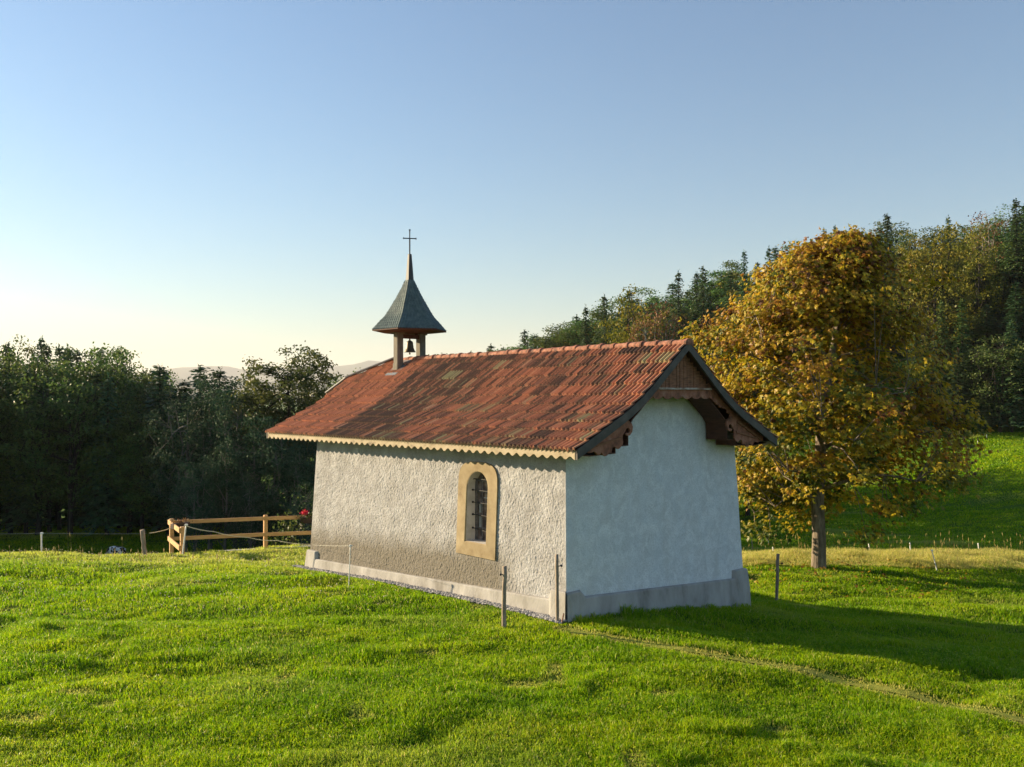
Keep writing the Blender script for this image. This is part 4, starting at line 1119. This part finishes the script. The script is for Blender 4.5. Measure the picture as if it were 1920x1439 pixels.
# --- left wood
SKY_L = [(-200, 640), (0, 642), (40, 640), (75, 632), (105, 650), (130, 642), (170, 640), (212, 640), (235, 668), (262, 690), (300, 690), (322, 712), (345, 716), (375, 690), (410, 692), (440, 700), (470, 715), (600, 735)]
LG = 'trees of the shaded wood left of the chapel'
LL = {'spruce': 'dark spruce among the shaded trees of the wood left of the chapel', 'green': 'dark green leafy tree among the shaded trees of the wood left of the chapel', 'grey': 'grey-green leafy tree in shade behind the wooden fence'}
def skl(px, T): return float(np.interp(px, [p[0] for p in T], [p[1] for p in T]))
for row, (Y, drop, step) in enumerate(((118, -2, 30), (108, 6, 27), (100, 14, 24), (95, 60, 24))):
    px = -230 + row * 9
    while px < 345 + row * 6:
        kind = 'spruce' if random.random() < (.5 if row < 2 else .3) else 'green'
        top = skl(px, SKY_L) + drop + random.uniform(-4, 18) * (1 + row * .6)
        if 318 < px < 352 and top < 708: top = random.uniform(708, 724)
        plant(px, top, Y + random.uniform(-2.5, 2.5), kind, LL[kind], LG)
        px += step * random.uniform(.75, 1.25)
for px, top, Y in ((300, 684, 97), (375, 686, 96), (412, 690, 97), (345, 712, 99)):
    plant(px, top, Y, 'spruce', {300: 'dark pointed spruce at the end of the left wood, its tip above the gap', 375: 'tall dark spruce between the gap and the spreading oak', 412: 'dark spruce close beside the oak, just left of it', 345: 'short spruce in the gap below the distant hills'}[px], None, 1.5)
GL = LL['grey']; GGR = 'grey-green trees behind the wooden fence'
for px, top, Y, w_ in ((388, 702, 93, .9), (430, 704, 92, .9), (322, 728, 93, .8), (460, 712, 92, .9), (350, 738, 84, .8), (395, 720, 86, .9), (440, 735, 83, .9), (478, 770, 80, .8), (515, 800, 79, .85), (552, 830, 78, .7), (590, 815, 80, .8), (420, 830, 78, .7), (365, 860, 77, .55), (470, 890, 76, .6), (575, 905, 72, .5), (618, 790, 84, .9)):
    plant(px, top, Y, 'grey', GL, GGR, w_, 4.0)
# trees outside the frame that shade the lower meadow
for i in range(16):
    x = -58 - random.uniform(0, 34); y = 66 + random.uniform(0, 36)
    p = Vector((x, y, gz(x, y))); r = plant(960 + x / y * F, 640, y, 'green', LL['green'], LG)
# the spreading oak
ocr, otm = broad_mesh(311, 19.0, 5.0, 6.5, nclump=270, per=74, leaf=.27, open_=.30, clumpr=.62)
op = R(545, 650, 86); oz = gz(op.x, op.y); oak = empty('oak_tree', (op.x, op.y, oz), .6)
tag(oak, 'spreading oak with open crown and dark limbs against the sky, left of the roof', 'tree')
k = (op.z - oz) / 19.0; oak.scale = (k * 1.1, k * 1.1, k)
link('crown', ocr, M_oakl, oak); link('trunk', otm, M_bark_dark, oak)
# low trees seen over the roof's far end
for px, top, Y in ((672, 700, 110), (700, 699, 112), (640, 712, 104), (728, 704, 115)):
    plant(px, top, Y, 'green', {672: 'small leafy treetop showing just above the zinc-edged roof end', 700: 'leafy treetop behind the zinc edging nearest the belfry', 640: 'leafy tree beside the oak, behind the far roof corner', 728: 'leafy treetop half hidden by the belfry end of the ridge'}[px])
for px, top, Y in ((655, 706, 108), (690, 702, 112), (735, 690, 116), (770, 684, 118), (800, 678, 122), (830, 672, 124), (850, 668, 128)):  # row added behind the roof to throw shade on the right-hand meadow
    plant(px, top, Y, 'green', 'leafy tree added behind the chapel roof to shade the meadow', 'trees added behind the chapel for shade', 1.2)
for px, top, Y in ((1180, 676, 82), (1235, 678, 78), (1282, 684, 82), (1130, 676, 80), (1010, 674, 95), (1060, 674, 92), (1112, 672, 96), (1160, 670, 90), (1215, 670, 93), (1255, 668, 88), (1292, 676, 95), (1325, 705, 90), (1040, 672, 104), (1085, 670, 109), (1135, 668, 113), (1180, 664, 106), (1205, 664, 117), (1245, 660, 110), (1275, 662, 120), (1300, 668, 104), (1335, 720, 112), (1370, 760, 119), (1400, 800, 108)):  # more added trees, mostly hidden by the chapel, shading the same meadow
    plant(px, top, Y, 'green', 'leafy tree added behind the chapel gable to shade the meadow', 'trees added behind the chapel for shade', 1.15)
# --- right hillside wood
SKY_R = [(860, 665), (882, 645), (905, 660), (930, 634), (960, 645), (990, 622), (1010, 638), (1045, 612), (1075, 590), (1100, 575), (1115, 585), (1133, 553), (1160, 560), (1180, 540), (1215, 540), (1235, 545), (1272, 508), (1290, 525), (1315, 502), (1345, 495), (1370, 474), (1405, 476), (1440, 464), (1465, 470), (1500, 450), (1545, 432), (1565, 430), (1610, 445), (1665, 405), (1690, 425), (1715, 430), (1750, 410), (1778, 408), (1800, 425), (1830, 410), (1860, 400), (1900, 378), (1960, 370), (2060, 360)]
RG = 'trees of the wood on the right-hand slope'
RL = {'spruce': 'dark spruce in the wood on the slope behind the chapel and chestnut', 'green': 'olive-green leafy tree in the wood on the slope behind the chapel and chestnut',
      'yellow': 'yellowing leafy tree in the wood on the slope behind the chapel and chestnut', 'young': 'paler green spruce at the foot of the wood above the bright meadow'}
def pickk(ps): 
    u = random.random()
    for k, p in ps:
        u -= p
        if u < 0: return k
    return ps[0][0]
for row, (Y, drop, step, ps) in enumerate(((182, 8, 31, (('spruce', .42), ('green', .58))), (172, 26, 28, (('spruce', .4), ('green', .45), ('yellow', .15))), (163, 62, 24, (('green', .5), ('spruce', .35), ('yellow', .15))), (155, 120, 27, (('green', .4), ('spruce', .5), ('yellow', .1))), (147, 185, 27, (('spruce', .65), ('green', .35))), (130, 205, 26, (('spruce', .7), ('green', .3))))):
    px = 866 + row * 14
    while px < 2330:
        if (row in (3, 4) and px < 1180) or (row == 5 and px < 1790): px += 20; continue
        kind = pickk(ps)
        if px < 1180 and kind == 'spruce' and random.random() < .45: kind = 'green'
        top = skl(px, SKY_R) - (7 if kind == 'spruce' else 2) + drop * (.45 + .55 * min(1, (px - 860) / 700)) + random.uniform(-9, 22) * (1 + .5 * row)
        plant(px, top, Y + random.uniform(-3, 3) + (8 if px < 1700 else 0), kind, RL[kind], RG, random.uniform(1.3, 1.75) if row < 2 else 1.2, 5.0)
        px += step * random.uniform(.75, 1.25) * (.62 if px < 1200 else 1)
for px, top, Y, kind, w_, lab in (
    (1133, 552, 159, 'spruce', .8, 'pointed spruce rising above the roof ridge left of the yellow-green tree'),
    (1098, 573, 158, 'spruce', .8, 'second pointed spruce above the middle of the roof ridge, shorter than its neighbour'),
    (1185, 540, 151, 'yellow', 1.0, 'tall yellow-green leafy tree above the roof beside the russet trees'),
    (1212, 580, 143, 'russet', 1.0, 'round russet bare-branched tree above the roof ridge'),
    (1248, 565, 148, 'russet', .8, 'rusty brown tree between the russet tree and the dark spruces'),
    (1272, 508, 163, 'spruce', .9, 'tall dark spruce just right of the rusty brown trees'),
    (1318, 500, 163, 'spruce', 1.0, 'broad dark spruce above the gable peak'),
    (1380, 545, 148, 'yellow', .9, 'bright yellow-green tree left of the chestnut, above its low branches'),
    (1395, 470, 166, 'spruce', .9, 'dense dark spruce on the skyline left of the chestnut top'),
    (1442, 463, 168, 'spruce', .8, 'slim spruce on the skyline close to the chestnut'),
    (1545, 428, 166, 'spruce', .7, 'slim spruce tip showing left above the chestnut'),
    (1566, 424, 168, 'spruce', .7, 'spruce tip showing beside another over the chestnut crown'),
    (1663, 402, 161, 'spruce', 1.15, 'broad spruce top standing behind the chestnut crown'),
    (1750, 418, 145, 'yellow', 1.1, 'golden green leafy tree on the skyline right of the chestnut'),
    (1710, 440, 149, 'yellow', .9, 'golden leafy tree touching the right edge of the chestnut crown'),
    (1778, 404, 172, 'spruce', .7, 'narrow spruce tip over the golden trees'),
    (1830, 420, 154, 'yellow', .9, 'yellow-green tree below the bare russet treetop'),
    (1853, 396, 163, 'russet', 1.0, 'thin russet treetop with bare twigs on the skyline'),
    (1905, 374, 159, 'spruce', 1.0, 'tallest spruce with ragged branches at the edge of the photo'),
    (1718, 570, 134, 'young', .8, 'pale green young spruce right of the chestnut, first of a close trio'),
    (1765, 565, 134, 'young', .8, 'pale green young spruce in the middle of a close trio'),
    (1803, 562, 134, 'young', .9, 'pale green young spruce, the outer one of a close trio'),
    (1850, 662, 129, 'young', .75, 'low light green spruce standing above the bright meadow'),
    (1900, 600, 130, 'young', .9, 'young spruce by the bright meadow at the edge of the photo'),
):
    plant(px, top, Y, kind, lab, None, w_, 4.0)

# ------------------------------------------------------------------ far hills
def hill_range(Y, prof, name, mat, depth, seed):
    xs = np.linspace(-1.15 * Y, 1.15 * Y, 260); ratio = 960 + xs / Y * F
    py = np.interp(ratio, [p[0] for p in prof], [p[1] for p in prof])
    hz = H + (748.4 - py) / F * Y + (vn(xs / (Y * .03), xs * 0, seed) - .5) * Y * .004
    rows = []
    for u, k in ((0, 0), (.25, .38), (.45, .72), (.6, .93), (.7, 1.0), (.85, .9), (1, .6)):
        yy = Y + (u - .7) * depth; wob = (vn(xs / (Y * .05), xs * 0 + u * 5, seed + 1) - .5) * .25 * (k < .99)
        rows.append(np.stack([xs, np.full_like(xs, yy) + wob * depth * .3, -30 + (hz + 30) * np.clip(k + wob * .4 * (0 < k < .99), 0, 1)], -1))
    V = np.stack(rows, 0); m, n = V.shape[:2]; ii = np.arange(m * n).reshape(m, n)
    Q = np.stack([ii[:-1, :-1], ii[:-1, 1:], ii[1:, 1:], ii[1:, :-1]], -1).reshape(-1, 4)
    o = link(name, np_mesh(name, V.reshape(-1, 3), Q, smooth=True), mat); o['kind'] = 'structure'
M_hill = simple('wooded_hills', [(.35, (.02, .04, .018)), (.65, (.05, .08, .03))], .004, .95, .1, .5, 20, bscale=.01)
hill_range(16500, [(-400, 715), (250, 704), (310, 694), (345, 688), (385, 685), (430, 687), (480, 694), (600, 688), (650, 685), (668, 683), (690, 675), (715, 676), (745, 682), (850, 690), (1000, 700), (2400, 720)], 'hills', M_hill, 4800, 5)
hill_range(8200, [(-400, 735), (250, 722), (320, 708), (350, 712), (420, 716), (600, 712), (700, 708), (780, 716), (1000, 726), (2400, 740)], 'hills', M_hill, 2500, 8)

# ------------------------------------------------------------------ fences, stakes, wires
fence = empty('rail_fence', R(322, 1043, 24.5)); tag(fence, 'wooden rail fence with two rails and a short return beside the chapel', 'fence')
fp = {'A': R(322, 973, 24.5), 'B': R(342, 988, 23.1), 'C': R(498, 966, 25.3), 'D': R(600, 963, 25.9)}
fo_ = fence.location
def loc_(p): return Vector(p) - fo_
for k in 'ABC':
    p = fp[k]; z = gz(p.x, p.y); b = MB(); b.box((0, 0, (p.z + z) / 2 - .15 - fo_.z), (.105, .105, p.z - z + .3), Matrix.Rotation(.55, 3, 'Z')); 
    o = b.build('fence_post', M_pine, fence, bevel=.008); o.location = (p.x - fo_.x, p.y - fo_.y, 0)
for dz in (-.09, -.55):
    for (a, c) in (('A', 'C'), ('C', 'D'), ('A', 'B')):
        p = Vector(fp[a]); q = Vector(fp[c]); sh = Vector((0, -.075, 0)) if c != 'B' else Vector((-.07, -.03, 0)); e = (q - p).normalized() * (.06 if c == 'B' else .0)
        b = MB(); b.bar(loc_(p + sh - e) + Vector((0, 0, dz)), loc_(q + sh + e) + Vector((0, 0, dz)), .04, .105 if c != 'B' else .13); b.build('rail', M_pine, fence, bevel=.005)

def stake(px, top, base, Y, r, mat, name, label, lean=0.0, insul=None, group=None, cap=False, sides=8, cat='post'):
    if Y > 29.5:
        pb = on_ground(px, base, 32.0); Y = pb.y; pb.z = gz(pb.x, pb.y)
        pt = R(px + lean, top, Y)
    else:
        pt = R(px + lean, top, Y); pb = R(px, base, Y); pb.z = gz(pb.x, pb.y)
    o0 = empty(name, pb); tag(o0, label, cat, group)
    b = MB(); d = pt - pb; n = 6; pts = [Vector((0, 0, -.1))] + [d * (i / n) + (Vector((random.uniform(-1, 1), random.uniform(-1, 1), 0)) * r * .25 if 0 < i < n and r > .02 else Vector((0, 0, 0))) for i in range(n + 1)]
    b.tube(pts, [r * random.uniform(.92, 1.08) for _ in pts], sides); b.build('shaft', mat, o0, smooth=True)
    if insul is not None:
        for f, dx in insul:
            b = MB(); q = d * f; b.tube([q, q + Vector((dx, 0, 0))], [.008, .008], 6); b.tube([q + Vector((dx, 0, 0)), q + Vector((dx * 1.5, 0, .01))], [.022, .018], 8); b.build('insulator', M_black, o0)
    if cap:
        b = MB(); b.tube([d - Vector((0, 0, .03)), d + Vector((0, 0, .015))], [r * 1.9, r * 1.9], 8); b.tube([d + Vector((-.03, 0, -.01)), d + Vector((.045, 0, -.005))], [r * .9, r * .9], 6); b.build('clip', M_white, o0)
    return o0, pt
stake(945, 1062, 1174, 14.05, .036, M_stake, 'wooden_stake', 'rough wooden stake in the lawn in front of the long wall, nearest the window', 1, [(.86, -.05)], 'wooden stakes round the chapel')
stake(1045, 1040, 1168, 14.25, .028, M_stake, 'wooden_stake', 'slim wooden stake right at the near corner of the chapel', -1, [(.83, .06)], 'wooden stakes round the chapel')
stake(1456, 1039, 1132, 20.6, .038, M_stake, 'wooden_stake', 'wooden stake standing right of the shaded gable wall', 3, [(.8, .08)], 'wooden stakes round the chapel')
q = R(1052, 1166, 14.2); b = MB(); b.bar((0, 0, -.03), (.045, .0, .16), .05, .02); o = b.build('wooden_peg', M_dead, None, bevel=.004); o.location = (q.x, q.y, gz(q.x, q.y)); tag(o, 'short reddish wooden peg leaning at the foot of the corner stake', 'peg')
stake(272, 994, 1043, 22.9, .062, M_stake, 'leaning_post', 'thick leaning wooden post on the crest beside the rail fence', 0 + 0, None, None, False, 8)
bpy.data.objects['leaning_post'].rotation_euler = (0, -.10, 0)
w1, t1 = stake(654, 1023, 1101, 17.4, .011, M_white, 'white_post', 'thin white fence post before the far end of the long wall', 3, None, 'white fence posts', True, 6)
w2, t2 = stake(78, 1000, 1046, 22.0, .018, M_white, 'white_post', 'short white fence post alone on the left crest', 0, None, 'white fence posts', True, 6)
stake(342, 984, 1046, 22.95, .02, M_white, 'white_post', 'white post tied against the corner of the rail fence', 7, None, 'white fence posts', True, 6)
stake(1757, 1032, 1069, 25.2, .014, M_white, 'white_post', 'white fence post in front of the tall yellow grass, right of the tree', -10, None, 'white fence posts', True, 6)
for px, top, Y, base, lab in ((1836, 1019, 29.0, 1042, 'white post tip above the yellow grass, farthest from the chestnut trunk'), (1708, 1018, 29.0, 1040, 'white post tip above the yellow grass, midway between trunk and photo edge'), (1631, 1020, 29.0, 1040, 'white post tip above the yellow grass nearest the trunk'),
                              (1451, 1026, 28.5, 1044, 'short slanted white post directly behind the gable-side stake'), (1441, 1001, 44, 1021, 'pale post in the shaded meadow left of the tree trunk'), (1481, 985, 52, 999, 'pale post in the shaded meadow close under the chestnut leaves'),
                              (1812, 835, 99, 844, 'tiny white post on the bright meadow, lowest of three'), (1833, 823, 101, 833, 'tiny white post on the bright meadow, middle of three'), (1850, 815, 103, 823, 'tiny white post on the bright meadow, highest of three')):
    stake(px, top, base, Y, min(.03, .012 + Y * .0002), M_white, 'white_post', lab, -2 if Y < 30 else 0, None, 'white fence posts', False, 6)
stake(1411, 1006, 1033, 30, .028, M_stake, 'grey_post', 'grey slanted post between the gable and the tree, beyond the crest', -2, None)
def cable(pts, r, mat, name, label, sag=.04):
    b = MB(); path = []
    for p, q in zip(pts[:-1], pts[1:]):
        for i in range(9): u = i / 9; c_ = Vector(p).lerp(Vector(q), u); c_.z -= sag * 4 * u * (1 - u); path.append(c_)
    path.append(Vector(pts[-1])); b.tube(path, r, 5); o = b.build(name, mat); return tag(o, label, 'wire')
A_ = R(280, 1000, 22.8); B_ = R(322, 990, 24.3)
cable([A_, B_], .011, M_rope, 'electric_rope', 'pale electric rope from the leaning post to the fence corner', .02)
cable([R(345, 985, 22.9), R(400, 997, 23.0), R(465, 1008, 23.2), R(520, 1014, 23.4), R(585, 1021, 23.6)], .010, M_rope, 'electric_rope', 'pale electric rope hanging across the front of the rail fence', .03)
cable([R(-40, 1001, 21.6), t2, R(274, 1001, 22.9)], .0022, M_wire, 'fence_wire', 'thin wire from the white post to the leaning post', .01)
cable([t1 - Vector((0, 0, .01)), R(586, 1022, 20.4)], .002, M_wire, 'fence_wire', 'thin wire from the slim white post to the chapel corner', .01)

# kerb behind the fence
a_ = R(395, 1046, 25.0); c_ = R(585, 1031, 25.4); a_.z = gz(a_.x, a_.y) - .045; c_.z = gz(c_.x, c_.y) - .03
b = MB(); b.bar(a_, c_, .14, .22); o = b.build('kerb', M_concrete, None, bevel=.01); o['kind'] = 'structure'
# flower boxes
M_box = simple('dark_flower_box', [(.3, (.03, .018, .012)), (.7, (.07, .04, .028))], 8, .7, .3, .2, .004)
M_red = leafmat('geranium_petals', [(0, (.45, .01, .04)), (.5, (.62, .02, .07)), (1, (.75, .06, .12))], .3, .5, .3)
M_gl = leafmat('geranium_leaves', [(0, (.03, .05, .01)), (1, (.09, .11, .03))], .3, .5, .3)
M_dry = leafmat('dried_leaves', [(0, (.08, .04, .02)), (.6, (.20, .10, .045)), (1, (.33, .19, .08))], .3, .6, .2)
def puff(name, mat, parent, n, c, ext, size):
    cc = np.array(c) + rng.normal(0, 1, (n, 3)) * np.array(ext) * .5
    d = unit(rng.normal(0, 1, (n, 3)) + np.array([0, 0, .3])); s = unit(np.cross(d, rng.normal(0, 1, (n, 3))))
    V = kites(cc, d, s, rng.uniform(.6, 1.2, n) * size, rng.uniform(.5, .8, n) * size)
    return link(name, np_mesh(name, V.reshape(-1, 3), np.arange(n * 4).reshape(-1, 4), attrs={'rnd': ('POINT', np.repeat(rng.random(n), 4))}), mat, parent)
p = R(580, 974, 25.5); fb = empty('flower_box', p, .1); tag(fb, 'dark flower box with red geraniums on the fence by the chapel', 'flower box')
b = MB(); b.box((.05, 0, -.02), (.62, .18, .17)); b.build('planter', M_box, fb, bevel=.01)
puff('foliage', M_gl, fb, 260, (.05, -.02, .09), (.32, .14, .09), .06); puff('foliage', M_gl, fb, 60, (-.2, -.12, -.1), (.08, .05, .16), .05)
puff('blossom', M_red, fb, 110, (-.12, -.05, .20), (.10, .07, .06), .05)
b = MB()
for q in ((-.24, -.14, -.12), (-.20, -.15, -.16), (-.22, -.14, -.24)): b.lathe([(0, -.025), (.025, -.01), (.028, .01), (0, .025)], q, 8)
b.build('pale_blossom', M_clover, fb)
p = R(338, 983, 23.9); fb = empty('flower_box', p, .9); tag(fb, 'flower box of dried brown plants at the corner of the rail fence', 'flower box')
b = MB(); b.box((0, 0, -.04), (.5, .17, .15)); b.build('planter', M_box, fb, bevel=.01)
puff('foliage', M_dry, fb, 170, (0, 0, .06), (.24, .11, .07), .05)
# leafy weeds below the rail
p = R(545, 1010, 27.5); sh = empty('shrub', (p.x, p.y, gz(p.x, p.y))); tag(sh, 'leafy bush with bright leaves just behind the rail fence', 'shrub')
puff('foliage', M_dec, sh, 300, (0, 0, .75), (.55, .5, .6), .10)
b = MB()
for k in range(7): a = k * .9; b.tube([(0, 0, -.1), (.15 * math.cos(a), .15 * math.sin(a), .7), (.3 * math.cos(a), .3 * math.sin(a), 1.0)], [.015, .012, .005], 5)
b.build('stem', M_bark_dark, sh)

# trough in the shaded meadow
p = R(1505, 986, 56); p.z = gz(p.x, p.y); tr = empty('trough', p, .25); tag(tr, 'pale grey trough in the shaded meadow just behind the tree trunk', 'trough')
b = MB(); b.box((0, 0, .42), (1.35, .55, .10)); b.box((-.58, 0, .2), (.18, .5, .42)); b.box((.58, 0, .2), (.18, .5, .42)); b.box((0, .2, .25), (1.1, .08, .4)); b.build('basin', M_concrete, tr, bevel=.03)

# ------------------------------------------------------------------ cows
M_cow, nt = newmat('cow_hide')
n1 = noise(nt, 3.4, 2, .4, None, .5)
finish(nt, ramp(nt, n1, [(.0, (.62, .60, .57)), (.49, (.60, .58, .55)), (.51, (.012, .011, .010)), (1, (.012, .011, .010))]), .75, .25)
def cow(px, top, Y, rz, label, graze=True, k=1.0):
    p = R(px, top, Y); z = gz(p.x, p.y); root = empty('cow', (p.x, p.y, z), rz); tag(root, label, 'cow', 'cows on the lower meadow')
    nodes = []; edges = []
    def add(co, r, par=None):
        nodes.append((co, r)); i = len(nodes) - 1
        if par is not None: edges.append((par, i))
        return i
    a = add((0, 0, 1.02), (.30, .36)); b1 = add((-.45, 0, 1.03), (.31, .37), a); b2 = add((-.85, 0, 1.10), (.27, .29), b1); b3 = add((-.98, 0, 1.16), (.10, .12), b2)
    tl = add((-1.04, 0, .95), (.035, .035), b3); tl2 = add((-1.05, 0, .5), (.03, .03), tl); add((-1.05, 0, .36), (.05, .05), tl2)
    c1 = add((.45, 0, 1.02), (.29, .34), a); c2 = add((.72, 0, 1.05), (.22, .26), c1)
    if graze: n1_ = add((1.0, 0, .82), (.13, .17), c2); h = add((1.2, 0, .42), (.12, .13), n1_); m = add((1.32, 0, .12), (.075, .08), h)
    else: n1_ = add((.98, 0, 1.25), (.13, .17), c2); h = add((1.16, 0, 1.42), (.12, .13), n1_); m = add((1.46, 0, 1.24), (.075, .08), h)
    for sy in (-1, 1):
        e1 = add((nodes[h][0][0] - .04, sy * .14, nodes[h][0][2] + .06), (.03, .04), h); add((nodes[h][0][0] - .06, sy * .25, nodes[h][0][2] + .03), (.02, .045), e1)
        l = add((.55, sy * .17, .72), (.12, .12), c1); l2 = add((.55, sy * .17, .38), (.065, .065), l); add((.54, sy * .17, .03), (.05, .05), l2)
        l = add((-.78, sy * .17, .80), (.15, .15), b2); l2 = add((-.93, sy * .17, .48), (.075, .075), l); l3 = add((-.84, sy * .17, .2), (.05, .05), l2); add((-.82, sy * .17, .03), (.05, .05), l3)
    me = bpy.data.meshes.new('body'); me.from_pydata([n_[0] for n_ in nodes], edges, [])
    o = link('body', me, M_cow, root); o.scale = (k, k, k)
    sk = o.modifiers.new('skin', 'SKIN'); sk.use_smooth_shade = True
    for i, n_ in enumerate(nodes): me.skin_vertices[0].data[i].radius = n_[1]
    me.skin_vertices[0].data[0].use_root = True
    ss_ = o.modifiers.new('sub', 'SUBSURF'); ss_.levels = 2; ss_.render_levels = 2
    return root
cow(218, 1028, 80, 2.7, 'black and white cow with its back showing over the crest, nearer the white post', True, 1.1)
cow(262, 1028, 78, .35, 'black and white cow with dark head beside the leaning post', False, .85)

# ------------------------------------------------------------------ haze
hz = bpy.data.meshes.new('haze')
bmz = bmesh.new(); bmesh.ops.create_cube(bmz, size=1.0); bmz.to_mesh(hz); bmz.free()
M_haze, nt = newmat('haze_air')
vv = nd(nt, 'ShaderNodeVolumePrincipled', {'Color': (.93, .93, .94, 1), 'Density': 5e-5, 'Anisotropy': .1})
oo = nd(nt, 'ShaderNodeOutputMaterial'); nt.links.new(vv.outputs[0], oo.inputs['Volume'])
o = link('haze', hz, M_haze); o['kind'] = 'stuff'
zb, ztp = float(GZ.min()) - 1.0, 900.0
o.scale = (44000, 44000, ztp - zb); o.location = (0, 0, (ztp + zb) / 2)
